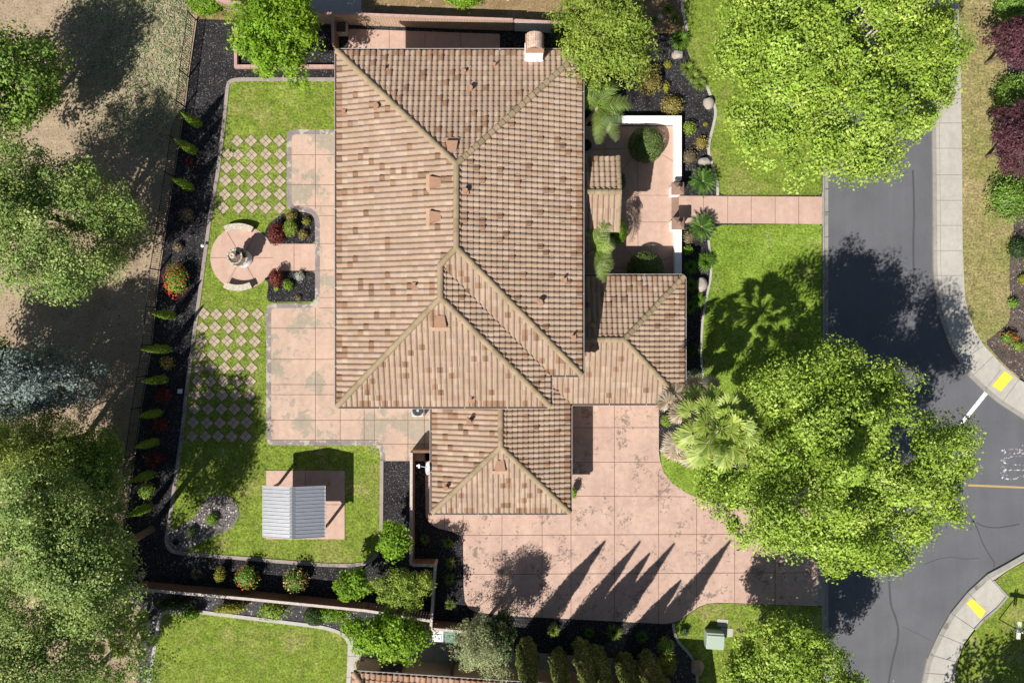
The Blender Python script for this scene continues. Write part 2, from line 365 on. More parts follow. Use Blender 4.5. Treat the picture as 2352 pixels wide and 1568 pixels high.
def ribbon(mb, pts, w, z0, z1, mi=0, world=False, closed=False):
    p = [Vector((q[0], q[1])) for q in (pts if world else W(pts))]; n = len(p); L = []; Rr = []
    for i in range(n):
        a = p[(i - 1) % n] if closed or i else p[0]; b = p[(i + 1) % n] if closed or i < n - 1 else p[-1]
        d1 = (p[i] - a); d2 = (b - p[i])
        if d1.length < 1e-6: d1 = d2
        if d2.length < 1e-6: d2 = d1
        d1.normalize(); d2.normalize(); t = (d1 + d2); t.normalize(); nn = Vector((-t.y, t.x)); k = 1 / max(.5, nn.dot(Vector((-d1.y, d1.x))))
        L.append(p[i] + nn * w / 2 * k); Rr.append(p[i] - nn * w / 2 * k)
    vs = []
    for a, b in zip(L, Rr): vs += [(a.x, a.y, z1), (b.x, b.y, z1), (a.x, a.y, z0), (b.x, b.y, z0)]
    fs = []
    for i in range(n if closed else n - 1):
        j = (i + 1) % n; A = 4 * i; B = 4 * j
        fs += [(A, A + 1, B + 1, B), (A + 2, A, B, B + 2), (A + 1, A + 3, B + 3, B + 1)]
    if not closed: fs += [(0, 2, 3, 1), (4 * n - 4, 4 * n - 3, 4 * n - 1, 4 * n - 2)]
    mb.add(vs, fs, mi)
def strip(name, pts, w, z0, z1, mat, parent=None, smooth=0, kind='structure', closed=False, bevel=0):
    mb = MB(); ribbon(mb, chaikin(pts, smooth, closed) if smooth else pts, w, z0, z1, closed=closed)
    o = mb.build(name, mat, parent, bevel=bevel)
    if kind and not parent: o['kind'] = kind
    return o
def joints(parent, segs, z, w=.03, mat='joint', name='joint'):
    mb = MB()
    for s in segs: ribbon(mb, s, w, z - .004, z + .004)
    return mb.build(name, mat, parent)

# ------------------------------------------------------------------ foliage helpers
def unit(a): return a / np.maximum(np.linalg.norm(a, axis=1, keepdims=True), 1e-6)
def leaf_quads(C, N, size, aspect, rng, fold=.12):
    n = len(C); T = unit(np.cross(N, rng.normal(size=(n, 3)))); B = np.cross(N, T)
    L = (size * .5)[:, None]; Wd = L * aspect
    V = np.empty((n, 4, 3)); V[:, 0] = C - T * L; V[:, 1] = C + B * Wd + N * L * fold; V[:, 2] = C + T * L; V[:, 3] = C - B * Wd + N * L * fold
    return V.reshape(-1, 3), np.arange(4 * n).reshape(-1, 4)
def crown(name, parent, c, rad, nclump, clump_r, per, size, mat, seed, shell=.62, low=-.25, lobes=.2, aspect=.62, up=.55, inner=.2, flat=.7, size_var=.35, holes=9, hfreq=.42, outline=None, wave=.0):
    rng = np.random.default_rng(seed); rad = np.array(rad, float)
    d = unit(rng.normal(size=(nclump, 3))); z = d[:, 2]; d[:, 2] = np.where(z < low, -z, z)
    ph = np.arctan2(d[:, 1], d[:, 0]); q = rng.uniform(0, 6.28, 4)
    lob = 1 + lobes * (.5 * np.sin(2 * ph + q[0]) + .45 * np.sin(3 * ph + q[1]) + .5 * np.sin(5 * ph + q[2] + 2 * d[:, 2]) + .3 * np.sin(8 * ph + q[3]))
    r = rng.uniform(shell ** 3, 1, nclump) ** (1 / 3); k = rng.random(nclump) < inner; r[k] *= rng.uniform(.3, .8, k.sum())
    cc = d * r[:, None] * np.maximum(rad - clump_r * .6, .1) * lob[:, None]
    if wave:
        for q_ in cc: q_[2] += wave * (mnoise.noise(Vector((q_[0] * .38, q_[1] * .38, seed * 1.3))) + .6 * mnoise.noise(Vector((q_[0] * .9, q_[1] * .9, seed * 2.3))))
    hv = np.array([mnoise.noise(Vector(q_) * hfreq + Vector((seed * 3.7, 0, 0))) for q_ in cc]); keep = hv > -holes
    if outline:
        wp = cc + np.array(c); f_ = H / (H - wp[:, 2]) / S; pu = 1176 + wp[:, 0] * f_; pv = 784 - wp[:, 1] * f_; ins = np.zeros(nclump, bool); m_ = len(outline)
        for i_ in range(m_):
            (x1, y1), (x2, y2) = outline[i_], outline[(i_ + 1) % m_]
            ins ^= ((y1 > pv) != (y2 > pv)) & (pu < (x2 - x1) * (pv - y1) / ((y2 - y1) or 1e-9) + x1)
        keep &= ins
    cc = cc[keep]; d = d[keep]; nclump = len(cc)
    cs = clump_r * rng.uniform(.5, 1.35, nclump)
    idx = np.repeat(np.arange(nclump), per); n = len(idx)
    e = unit(rng.normal(size=(n, 3))); rr = cs[idx] * rng.uniform(.1, 1, n) ** .45
    C = cc[idx] + e * rr[:, None] * np.array([1, 1, flat]) + np.array(c)
    N = unit(.55 * e + .35 * d[idx] + np.array([0, 0, up]) + .55 * rng.normal(size=(n, 3)))
    sz = size * (1 + size_var * rng.normal(size=n)).clip(.4, 1.9)
    V, F = leaf_quads(C, N, sz, aspect, rng)
    rnd = (.45 * rng.random(nclump)[idx] + .55 * rng.random(n)).clip(0, 1)
    o = npmesh(name, V, F, [mat], parent, rnd)
    return o, cc + np.array(c)
def trunk(name, parent, base, top, r0, targets, mat, seed, nl=10, rl=.35):
    rnd = random.Random(seed); mb = MB(); base = Vector(base); top = Vector(top)
    m = base.lerp(top, .5) + Vector((rnd.uniform(-.15, .15), rnd.uniform(-.15, .15), 0))
    mb.tube([base - Vector((0, 0, .05)), base + Vector((0, 0, .15)), m, top], [r0 * 1.35, r0, r0 * .8, r0 * .45], 9)
    ts = list(targets); rnd.shuffle(ts)
    for t in ts[:nl]:
        t = Vector(t); s = base.lerp(top, rnd.uniform(.45, .95)); mid = s.lerp(t, .5) + Vector((0, 0, .12 * (t - s).length))
        mb.tube([s, mid, t], [r0 * rl, r0 * rl * .6, r0 * rl * .2], 5)
    return mb.build(name, mat, parent, smooth=True)
def tree(name, label, u, v, z, ru, rv, rz, mat, bark, seed, nclump, clump_r, per, size, r0=.2, group=None, cat='tree', base_z=0, nl=10, **kw):
    k = (H - z) / H * S; c = P(u, v, z)
    t = thing(name, label, cat, (c.x, c.y, base_z), group)
    o, cl = crown('crown', t, c, (ru * k, rv * k, rz), nclump, clump_r, per, size, mat, seed, **kw)
    trunk('trunk', t, (c.x, c.y, base_z), (c.x, c.y, z + rz * .3), r0, cl, bark, seed, nl)
    return t
def ball(parent, name, c, rad, n, size, mat, seed, aspect=.6, core=True, jitter=.12, low=-.35, lump=.0, up=.3):
    """a dense shrub body: a dark core and leaves over its surface"""
    rng = np.random.default_rng(seed); rad = np.array(rad, float)
    d = unit(rng.normal(size=(n, 3))); d[:, 2] = np.where(d[:, 2] < low, -d[:, 2], d[:, 2])
    f = np.ones(n)
    if lump:
        qs = unit(rng.normal(size=(9, 3)))
        f += lump * (np.maximum(0, d @ qs.T) ** 6 @ rng.uniform(-1, 1, 9))
    r = (1 - np.abs(rng.normal(0, jitter, n))) * f
    C = d * r[:, None] * rad + np.array(c); N = unit(d + np.array([0, 0, up]) + .6 * rng.normal(size=(n, 3)))
    V, F = leaf_quads(C, N, size * rng.uniform(.6, 1.4, n), aspect, rng); rnd = rng.random(n)
    if core:
        m = 14; k = 8; vs = []
        for i in range(k + 1):
            th = math.pi * i / k
            for j in range(m):
                a = 2 * math.pi * j / m; vs.append((c[0] + rad[0] * .72 * math.sin(th) * math.cos(a), c[1] + rad[1] * .72 * math.sin(th) * math.sin(a), c[2] + rad[2] * .72 * math.cos(th)))
        fs = [(i * m + j, i * m + (j + 1) % m, (i + 1) * m + (j + 1) % m, (i + 1) * m + j) for i in range(k) for j in range(m)]
        F = np.vstack([F, np.array(fs) + len(V)]); V = np.vstack([V, np.array(vs)]); rnd = np.concatenate([rnd, np.zeros(len(fs))])
    return npmesh(name, V, F, [mat], parent, rnd)
SEED = [100]
def sd(): SEED[0] += 1; return SEED[0]
def shrub(name, label, u, v, r, h, mat, leaf=.09, dens=1.0, cat='shrub', group=None, rv=None, flowers=None, lump=.25, aspect=.6, jitter=.2, up=.3, base=0.0):
    z = h * .55; k = (H - z) / H * S; c = P(u, v, z); rx = r * k; ry = (rv or r) * k
    t = thing(name, label, cat, (c.x, c.y, base), group)
    n = int(dens * (rx * ry * 4 + (rx + ry) * h * 1.6) / (leaf * leaf * .55)); n = max(160, min(n, 9000))
    ball(t, 'foliage', (c.x, c.y, h * .5), (rx, ry, h * .55), n, leaf, mat, sd(), aspect, True, jitter, lump=lump, up=up)
    mb = MB()
    for i in range(4):
        a = i * 1.6 + r; mb.tube([(c.x + .03 * math.cos(a), c.y + .03 * math.sin(a), base - .03), (c.x + rx * .4 * math.cos(a), c.y + ry * .4 * math.sin(a), h * .6)], [.02, .01], 5)
    mb.build('stem', 'bark', t)
    if flowers:
        fm, fn, fs = flowers
        ball(t, 'blossom', (c.x, c.y, h * .53), (rx * 1.03, ry * 1.03, h * .58), fn, fs, fm, sd(), .95, False, .12, lump=lump, up=.6)
    return t
def blades(C, dirs, lens, width, droop, rise, rng, seg=4):
    """strips that arch out from a point: one row of quads each"""
    n = len(dirs); Vs = []; 
    side = np.stack([-dirs[:, 1], dirs[:, 0], np.zeros(n)], 1)
    for i in range(seg + 1):
        t = i / seg
        out = t; zz = rise * np.sin(np.minimum(1, t * 1.0) * math.pi * .5) - droop * t ** 2.2
        p = C + dirs * (lens * out)[:, None] * np.array([1, 1, 0]) + np.stack([np.zeros(n), np.zeros(n), lens * zz], 1)
        w = (width * (1 - t) ** .6 + .004)[:, None] if i else (width * .7)[:, None]
        Vs += [p - side * w / 2, p + side * w / 2]
    V = np.stack(Vs, 1); k = 2 * (seg + 1); base = np.arange(n)[:, None] * k; F = []
    for i in range(seg): F.append(np.concatenate([base + 2 * i, base + 2 * i + 1, base + 2 * i + 3, base + 2 * i + 2], 1))
    F = np.stack(F, 1).reshape(-1, 4)
    return V.reshape(-1, 3), F
def tuft(name, label, u, v, r, h, mat, n=140, width=.02, cat='grass clump', group=None, droop=None, spread=.06, core=True):
    c = P(u, v, h * .4); rr = r * S; rng = np.random.default_rng(sd())
    t = thing(name, label, cat, (c.x, c.y, 0), group)
    a = rng.uniform(0, 6.283, n); el = rng.uniform(.25, 1, n); d = np.stack([np.cos(a), np.sin(a), 0 * a], 1)
    L = rr * el * rng.uniform(.85, 1.12, n)
    rise = h / np.maximum(L, .08) * rng.uniform(.7, 1.1, n); drp = (droop if droop is not None else .55) * h / np.maximum(L, .08) * el
    C = np.array([c.x, c.y, .0]) + d * (rng.random(n) * spread)[:, None]
    V, F = blades(C, d, L, np.full(n, width), drp, rise, rng)
    rnd = np.repeat(rng.random(n), 4)
    npmesh('foliage', V, F, [mat], t, rnd); return t

# ------------------------------------------------------------------ ground, road, paths
ZB = -0.15
def far_ground():
    me = bpy.data.meshes.new("ground"); a = 700
    me.from_pydata([(-a, -a, ZB), (a, -a, ZB), (a, a, ZB), (-a, a, ZB)], [], [(0, 1, 2, 3)])
    o = link("ground", me, None, ['far']); o['kind'] = 'structure'
far_ground()
# plot: everything west of the road
EDGE = 1889
slab("field_ground", [(-900, -700), (452, -700), (452, 45), (433, 177), (425, 246), (400, 406), (367, 621), (349, 792), (326, 935), (296, 1153), (280, 1245), (268, 1345), (330, 1400), (300, 1700), (250, 2200), (-900, 2200)], 0.0, 'dirt')
slab("garden_bed", [(452, 45), (740, 52), (1176, 69), (1300, 78), (EDGE, 78), (EDGE, 1600), (1180, 1600), (1100, 1440), (1000, 1430), (995, 1405), (850, 1384), (588, 1358), (325, 1335), (268, 1345), (280, 1245), (296, 1153), (326, 935), (349, 792), (367, 621), (400, 406), (425, 246), (433, 177)], 0.0, 'mulch')
slab("neighbour_yard_ground", [(453, -700), (EDGE, -700), (EDGE, 77), (1300, 77), (1176, 68), (740, 51), (453, 44)], 0.0, 'yard_dirt')
slab("neighbour_gravel_bed", [(331, 1400), (269, 1346), (325, 1336), (588, 1359), (850, 1385), (995, 1406), (1000, 1431), (1100, 1441), (1179, 1601), (1179, 2200), (252, 2200), (301, 1700)], 0.0, 'mulch_grey')
slab("neighbour_path_ground", [(1181, 1601), (EDGE, 1601), (EDGE, 2200), (1181, 2200)], 0.0, 'lawn')
# back lawn and its mow strip
back_edge = [(775, 183), (545, 183), (528, 187), (523, 200), (515, 282), (500, 402), (497.5, 415), (483, 498), (466.5, 621), (443.5, 792), (430.6, 883), (418, 999), (405, 1088), (392, 1183), (386, 1215), (382, 1243), (390, 1262), (410, 1269), (559, 1281), (626, 1287), (742, 1296), (800, 1298), (844, 1292), (864, 1276), (872, 1255), (875.5, 1220), (876, 1194), (877, 1057)]
slab("back_lawn", back_edge + [(877, 900), (775, 900)], 0.012, 'lawn')
strip("kerb", chaikin(back_edge[:1] + back_edge[1:], 1, False), 8.5 * S, -.05, .055, 'kerb', bevel=.012)
# kidney shaped pebble bed in the lawn
peb = [(386, 1221), (420, 1205), (446, 1190), (462, 1164), (470, 1148), (490, 1138), (512, 1136), (532, 1142), (544, 1158), (549, 1180), (541, 1200), (522, 1218), (487, 1230), (460, 1244), (436, 1259), (410, 1265), (394, 1259), (386, 1243)]
slab("pebble_bed", chaikin(peb, 1), .018, 'pebble')
strip("bed_edging", chaikin(peb, 1), .05, -.02, .05, 'joint_grey', closed=True)
# patio
patio = [(1000, 298), (676, 298), (664, 301), (659, 311), (658.5, 466), (661, 478), (672, 485), (700, 487), (716, 492), (724, 504), (724.5, 688), (719, 696), (626, 697), (615, 701), (612, 712), (612, 1008), (615, 1018), (625, 1022), (860, 1022), (871, 1027), (874, 1040), (874.5, 1058), (1000, 1058)]
slab("patio", chaikin(patio, 1), .022, 'salmon')
band_c = [(900, 303.5), (678, 303.5), (668, 306), (664.5, 313), (664, 462), (667, 473), (676, 479.5), (703, 481.5), (720, 487), (729, 503), (729.5, 690), (723, 701), (628, 702.5), (620, 706), (617.5, 714), (617.5, 1004), (620, 1013), (628, 1016.5), (858, 1016.5), (873, 1022), (879, 1038), (879.5, 1058)]
strip("patio_border", chaikin(band_c, 2, False), 11 * S, .01, .029, 'band')
pj = [[(724.5, 298), (724.5, 480)], [(659, 355.8), (775, 355.8)], [(659, 425), (775, 425)], [(668, 473.8), (775, 473.8)], [(733, 495.6), (775, 495.6)], [(724, 559.7), (775, 559.7)], [(724, 621), (775, 621)], [(733, 683.5), (775, 683.5)], [(733, 707), (775, 707)],
      [(612, 753.7), (775, 753.7)], [(612, 825), (775, 825)], [(612, 883), (775, 883)], [(612, 906), (775, 906)], [(612, 964.7), (1000, 964.7)], [(724.5, 707), (724.5, 1022)], [(623, 1010), (870, 1010)], [(781.5, 925), (781.5, 1022)], [(836.6, 925), (836.6, 1022)], [(859.7, 925), (859.7, 1020)], [(937, 925), (937, 1058)], [(975, 925), (975, 1058)], [(870, 1019.5), (1000, 1019.5)]]
joints(bpy.data.objects['patio'], pj, .0265, .028)
# fountain plaza and the link to the patio
FC = (556, 592)
circ = [(FC[0] + 72.5 * math.cos(a * math.pi / 32), FC[1] + 73 * math.sin(a * math.pi / 32)) for a in range(64)]
slab("fountain_plaza", circ, .03, 'salmon_clean')
slab("path", [(620, 560), (725, 560), (725, 622), (620, 622)], .026, 'salmon_clean')
jj = [[(FC[0] + 18 * math.cos(a), FC[1] + 18 * math.sin(a)), (FC[0] + 72 * math.cos(a), FC[1] + 72 * math.sin(a))] for a in [0, R(60), R(120), math.pi, R(240), R(300)]]
joints(bpy.data.objects['fountain_plaza'], jj, .0345, .025)
joints(bpy.data.objects['path'], [[(675.5, 560), (675.5, 622)], [(622, 622), (724, 622)], [(640, 560), (724, 560)]], .0305, .025)
# small planting beds beside the link path
slab("garden_bed_upper", chaikin([(724, 487), (724, 559.5), (625, 559.5), (607, 545), (612, 520), (635, 500), (655, 487)], 1), .018, 'mulch')
slab("garden_bed_lower", chaikin([(724, 622.5), (724, 692), (618, 694), (612, 680), (618, 655), (610, 640), (622, 622.5)], 1), .018, 'mulch')
# pavilion slab, north patio, side walk
slab("pavilion_slab", [(612, 1080), (792, 1080), (792, 1237), (612, 1237)], .05, 'salmon_clean')
joints(bpy.data.objects['pavilion_slab'], [[(702, 1080), (702, 1237)], [(612, 1158), (792, 1158)]], .0545, .025)
slab("north_patio", [(800, 67), (1148, 79), (1148, 160), (800, 160)], .022, 'salmon_clean')
joints(bpy.data.objects['north_patio'], [[(894, 69), (894, 160)], [(976, 72), (976, 160)], [(1058, 75), (1058, 160)]], .0265, .025)
slab("side_path", [(976, 1030), (1010, 1030), (1010, 1214), (995, 1206), (984, 1196), (978, 1184)], .022, 'salmon_clean')
joints(bpy.data.objects['side_path'], [[(977, 1091), (1010, 1091)], [(977, 1107), (1010, 1107)], [(977, 1138), (1010, 1138)]], .0265, .025)
# planter round the north tree
mbp = MB(); ribbon(mbp, [(770, 156), (545, 156), (545, 60)], .18, -.05, .3); o = mbp.build("planter_kerb", 'rail_pink', bevel=.015); tag(o, "low pink concrete planter kerb round the bright tree beside the house", "planter")
# front court and walk
slab("courtyard", [(1300, 290), (1553, 290), (1553, 650), (1300, 650)], .022, 'salmon_clean')
cj = [[(1465, 297), (1465, 650)], [(1420, 449), (1550, 449)], [(1420, 510.5), (1550, 510.5)], [(1330, 345), (1440, 341)], [(1424, 398), (1462, 350)], [(1520, 356), (1545, 370)], [(1428, 558), (1452, 590)], [(1520, 598), (1548, 588)], [(1390, 612), (1440, 617)], [(1389, 330), (1389, 420)], [(1389, 585), (1389, 650)]]
joints(bpy.data.objects['courtyard'], cj, .0265, .02)
slab("front_walk", [(1554, 450), (1888, 452), (1888, 515), (1554, 512)], .026, 'salmon_clean')
joints(bpy.data.objects['front_walk'], [[(1615.6, 450), (1615.6, 514)], [(1671, 450), (1671, 514)], [(1725, 450), (1725, 514)], [(1780, 450), (1780, 515)], [(1834, 450), (1834, 515)]], .0305, .025)
slab("threshold_band", [(1542, 449), (1559, 449), (1559, 511), (1542, 511)], .030, 'brown_cap')
# front lawns
ln = [(EDGE, 448), (1660, 448), (1647, 436), (1645, 420), (1636, 385), (1627, 352), (1629, 325), (1636, 302), (1643, 270), (1644, 250), (1631, 218), (1624, 202), (1590, 150), (1577, 110), (1577, 66), (1569, 31), (1566, -10), (1566, -500), (EDGE, -500)]
slab("front_lawn", chaikin(ln, 1), .012, 'lawn')
strip("kerb", chaikin([(1648, 449), (1648, 425), (1640, 392), (1626.5, 352), (1628.5, 325), (1635, 302), (1642.5, 270), (1643.5, 250), (1631, 218), (1624.5, 202), (1612, 180)], 2, False), 6 * S, -.03, .055, 'walk')
strip("kerb", chaikin([(1577, 80), (1576.5, 66.6), (1568.5, 31), (1565.6, -10), (1565, -300)], 2, False), 6 * S, -.03, .055, 'walk')
ls = [(EDGE, 515), (1650, 517), (1632, 540), (1628, 560), (1634, 590), (1634, 630), (1626, 660), (1618, 700), (1610, 760), (1607, 815), (1613, 860), (1615, 885), (1605, 940), (1590, 1012), (1560, 1020), (1516, 1036), (1518, 1062), (1526, 1086), (1545, 1110), (1576, 1131), (1620, 1150), (EDGE, 1165)]
slab("front_lawn", chaikin(ls, 1), .012, 'lawn_bright')
strip("kerb", chaikin([(1627, 552), (1629, 568), (1634, 600), (1632, 640), (1623, 680), (1613, 740), (1609, 810), (1614, 860), (1615, 888)], 2, False), 5 * S, -.03, .05, 'walk')
strip("kerb", chaikin([(1516, 1035), (1545, 1026), (1580, 1014), (1600, 1000)], 2, False), 7 * S, -.03, .05, 'walk')
# driveway
dr = [(1290, 900), (1513, 900), (1513, 1035), (1516, 1058), (1525, 1085), (1545, 1110), (1576, 1131), (1620, 1150), (1700, 1163), (1878, 1166), (1878, 1391), (1764, 1387), (1680, 1383.5), (1648, 1382.8), (1626, 1385), (1606, 1392), (1586, 1405), (1560, 1424), (1545, 1429), (1522, 1431.5), (1176, 1413.6), (1093, 1405), (1078, 1397), (1068, 1380), (1065, 1350), (1063.6, 1245), (1058, 1230), (1040, 1220), (1012, 1214), (992, 1204), (1009, 1190), (1009, 1000), (1290, 1000)]
slab("driveway", dr, .024, 'salmon_drive')
dj = [[(1311.4, 925), (1311.4, 1422)], [(1411, 925), (1411, 1427)], [(1512.5, 1082), (1512.5, 1431)], [(1599.8, 1143), (1599.8, 1396)], [(1687, 1160), (1687, 1384)], [(1780, 1165), (1780, 1388)], [(1245, 1170), (1245, 1417)], [(1152.8, 1170), (1152.8, 1412)], [(1063.8, 1176), (1063.8, 1240)], [(1021, 1176), (1021, 1216)], [(1311, 981.6), (1513, 981.6)], [(1311, 1060.9), (1515, 1060.9)], [(1311, 1138.5), (1576, 1140)], [(1064, 1228.7), (1700, 1226)], [(1064, 1318), (1876, 1314)], [(1513, 1138), (1540, 1112)], [(1513, 1080), (1519, 1077)], [(1690, 1226), (1876, 1224)]]
joints(bpy.data.objects['driveway'], dj, .0285, .03)
# south front corner lawn
sl_ = [(1878, 1392), (1764, 1388), (1680, 1384.5), (1648, 1384), (1626, 1386), (1606, 1394), (1586, 1407), (1560, 1426), (1547, 1432), (1550, 1455), (1560, 1475), (1585, 1500), (1600, 1530), (1604, 1600), (1604, 2100), (1888, 2100), (1888, 1392)]
slab("corner_lawn", chaikin(sl_, 1), .016, 'lawn')
strip("kerb", chaikin([(1546, 1431), (1549, 1455), (1560, 1476), (1584, 1500), (1600, 1530), (1603, 1600)], 2, False), 6 * S, -.03, .06, 'walk')
slab("gravel_strip", [(1500, 1478), (1545, 1470), (1560, 1478), (1583, 1502), (1599, 1532), (1602, 1620), (1478, 1620), (1478, 1500)], .008, 'mulch_grey')
slab("gravel_strip", [(1370, 1490), (1428, 1455), (1440, 1466), (1425, 1512), (1370, 1512)], .006, 'mulch_brown')
slab("neighbour_driveway", [(1130, 1496), (1228, 1498), (1412, 1511), (1478, 1516), (1478, 1900), (1130, 1900)], .02, 'walk')
joints(bpy.data.objects['neighbour_driveway'], [[(1240, 1498), (1240, 1900)], [(1340, 1506), (1340, 1900)]], .0245, .02, 'joint_grey')
# neighbour's lawn and paving to the south
nl_ = [(379, 1406), (459, 1405.5), (588, 1421), (711, 1436), (747, 1441), (775, 1450), (795, 1462), (800, 1480), (790, 1700), (770, 2000), (300, 2000), (342, 1568), (366, 1424)]
slab("neighbour_lawn", chaikin(nl_, 1), .014, 'lawn')
strip("kerb", chaikin([(335, 1640), (343, 1560), (366, 1424), (371, 1409), (384, 1404), (459, 1404), (588, 1420), (711, 1435), (747, 1440.5), (775, 1449), (794, 1460), (801, 1475)], 1, False), 8 * S, -.03, .05, 'walk')
slab("side_yard_paving", [(800, 1456), (1180, 1456), (1180, 1700), (792, 1700), (796, 1560)], .018, 'walk')
joints(bpy.data.objects['side_yard_paving'], [[(793, 1505), (860, 1510)], [(793, 1554), (815, 1556)], [(998, 1456), (996, 1530)]], .0225, .02, 'joint_grey')
slab("neighbour_slab", [(690, -200), (830, -200), (830, 46), (690, 40)], .02, 'walk')
# road
road_l = 1904
er = [(2143, -700), (2144, 100), (2145, 246), (2147, 390), (2148.5, 608), (2151, 647), (2158.8, 711), (2171.6, 749), (2187, 792), (2205, 824.5), (2233, 863), (2266.5, 896), (2300, 923), (2352, 956.5), (2450, 1010), (2700, 1050), (3600, 1060)]
es = [(3600, 1190), (2700, 1200), (2450, 1230), (2352, 1272.6), (2307.5, 1298), (2266.5, 1320), (2223, 1359.7), (2184, 1407), (2156, 1456), (2130.6, 1512), (2118, 1568), (2105, 1700), (2100, 2200)]
slab("road", [(1890, -700)] + er + es + [(1890, 2200)], -.12, 'asphalt', z0=-.2)
mbk = MB(); ribbon(mbk, [(1890.5, -700), (1890.5, 1168)], 6 * S, -.2, .012); ribbon(mbk, [(1899, -700), (1899, 2200)], 10.5 * S, -.2, -.112); ribbon(mbk, [(1890.5, 1390), (1890.5, 2200)], 6 * S, -.2, .012)
ok = mbk.build("road_kerb", 'gutter_conc'); ok['kind'] = 'structure'
slab("driveway_apron", [(1877, 1168), (1894, 1168), (1894, 1390), (1877, 1390)], .021, 'gutter_conc')
joints(ok, [[(1887, y), (1904, y)] for y in (30, 88, 146, 204, 262, 320, 378, 436, 489.5, 546.5, 604, 662.5, 720, 778, 836, 894, 1440, 1500, 1560)], .014, .025, 'joint_grey')
ei = [(2198, -700), (2203, 60), (2206, 110), (2208, 240), (2210, 390), (2211, 570), (2216.5, 685), (2225.5, 718.7), (2238, 757), (2259, 792), (2282, 816), (2302, 838), (2341, 870.7), (2420, 920), (2700, 985), (3600, 1000)]
slab("sidewalk", er + ei[::-1], 0.0, 'walk')
strip("road_kerb", er, 9 * S, -.2, .004, 'gutter_conc')
strip("joint_line", [(u + 12, v + (0 if v < 640 else 6)) for u, v in er[:7]] , .02, -.01, .004, 'joint_grey')
sj = []
for y in (-40, 17, 74, 131, 188, 227, 283, 341, 402, 460.7, 518, 575.7, 633): sj.append([(2145, y), (2210, y)])
sj += [[(2153, 690), (2216, 682)], [(2168, 738), (2226, 719)], [(2184, 787), (2238, 757)], [(2208, 829), (2258, 795)], [(2233, 863), (2282, 817)], [(2264, 894), (2298, 850)], [(2302, 924), (2340, 872)]]
joints(bpy.data.objects['sidewalk'], sj, .0045, .025, 'joint_grey')
si = [(3600, 1175), (2700, 1183), (2450, 1214), (2352, 1288), (2312, 1311), (2281, 1333), (2313, 1369), (2290, 1396), (2260, 1421), (2238, 1444), (2212.6, 1479), (2197, 1525), (2192, 1568), (2180, 1700), (2175, 2200)]
slab("sidewalk", es + si[::-1], 0.0, 'walk')
mbq = MB(); ribbon(mbq, [(u + 5, v + 3) for u, v in es], 11 * S, -.2, .005); ribbon(mbq, [(2281, 1333), (2313, 1369), (2290, 1396), (2260, 1421), (2238, 1444)], 5 * S, -.05, .06)
oq = mbq.build("road_kerb", 'gutter_conc'); oq['kind'] = 'structure'
joints(bpy.data.objects['sidewalk.001'], [[(2223, 1360), (2240, 1378)], [(2184, 1407), (2238, 1444)], [(2156, 1456), (2212, 1479)], [(2136, 1503), (2197, 1520)], [(2266, 1320), (2281, 1334)], [(2124, 1545), (2194, 1550)]], .0095, .025, 'joint_grey')
# verge east of the sidewalk
vg = ei[:13]
slab("verge_lawn", vg + [(2400, 700), (2400, -700)], -.002, 'lawn_dry')
slab("verge_bed", chaikin([(2420, -60), (2318, -60), (2312, 100), (2316, 300), (2318, 480), (2330, 520), (2322, 560), (2318, 640), (2322, 700), (2318, 740), (2290, 765), (2262, 785), (2284, 812), (2304, 834), (2341, 866), (2420, 905)], 1), .006, 'mulch_brown')
slab("corner_verge_lawn", [(3600, 1170), (2700, 1178), (2450, 1210), (2352, 1290), (2314, 1311), (2285, 1333), (2316, 1369), (2292, 1399), (2262, 1424), (2240, 1447), (2215, 1481), (2200, 1526), (2195, 1568), (2183, 1700), (2178, 2200), (3600, 2200)], .008, 'lawn')
slab("far_verge", [(2401, -700), (3600, -700), (3600, 998), (2700, 983), (2421, 918), (2401, 700)], -.004, 'lawn_dry')
# road paint
def mark(name, pts, mat, label): 
    o = slab(name, pts, -.115, mat, z0=-.13); return o
mark("stop_line", [(2264, 899), (2272, 905), (2214.5, 976), (2207, 971)], 'paint_white', "")
mark("centre_line", [(2226, 1112), (2352, 1117.5), (2600, 1124), (2600, 1128), (2352, 1122), (2226, 1117)], 'paint_yellow', "")
slab("tactile_plate", [(2307.5, 851), (2326.7, 865.5), (2298.5, 898.8), (2279, 884.7)], .012, 'tactile', z0=-.02)
slab("tactile_plate", [(2233, 1373), (2264, 1402), (2252.5, 1420.5), (2220, 1384)], .012, 'tactile', z0=-.02)
cu = bpy.data.curves.new("stop_lettering", 'FONT'); cu.body = "STOP"; cu.size = 1.0; cu.align_x = 'LEFT'
tmp = bpy.data.objects.new("tmp", cu); COL.objects.link(tmp); bpy.context.view_layer.update()
me = bpy.data.meshes.new_from_object(tmp.evaluated_get(bpy.context.evaluated_depsgraph_get())); bpy.data.objects.remove(tmp)
xs = [v.co.x for v in me.vertices]; ys = [v.co.y for v in me.vertices]
p0 = P(2396, 1102); wy = 72 * S; hx = 96 * S
for v in me.vertices:
    x = (v.co.x - min(xs)) / (max(xs) - min(xs)); y = (v.co.y - min(ys)) / (max(ys) - min(ys))
    v.co = (p0.x - y * hx, p0.y + x * wy, -.1155)
o = link("stop_lettering", me, None, ['paint_worn']); o['kind'] = 'structure'
seals = [[(2099, 390), (2101, 440), (2102, 500), (2100, 550), (2101, 640)], [(2044, 1325), (2048, 1390), (2060, 1420), (2066, 1445), (2064, 1475), (2052, 1520), (2042, 1575)], [(2218, 1172), (2235, 1190), (2250, 1220), (2258, 1245), (2275, 1275), (2289, 1295), (2284, 1303)], [(2236, 1196), (2262, 1210), (2290, 1213), (2320, 1209), (2345, 1204)], [(2125, 1297), (2160, 1283), (2190, 1280), (2220, 1285), (2250, 1282)], [(2075, 1440), (2110, 1456), (2142, 1473)]]
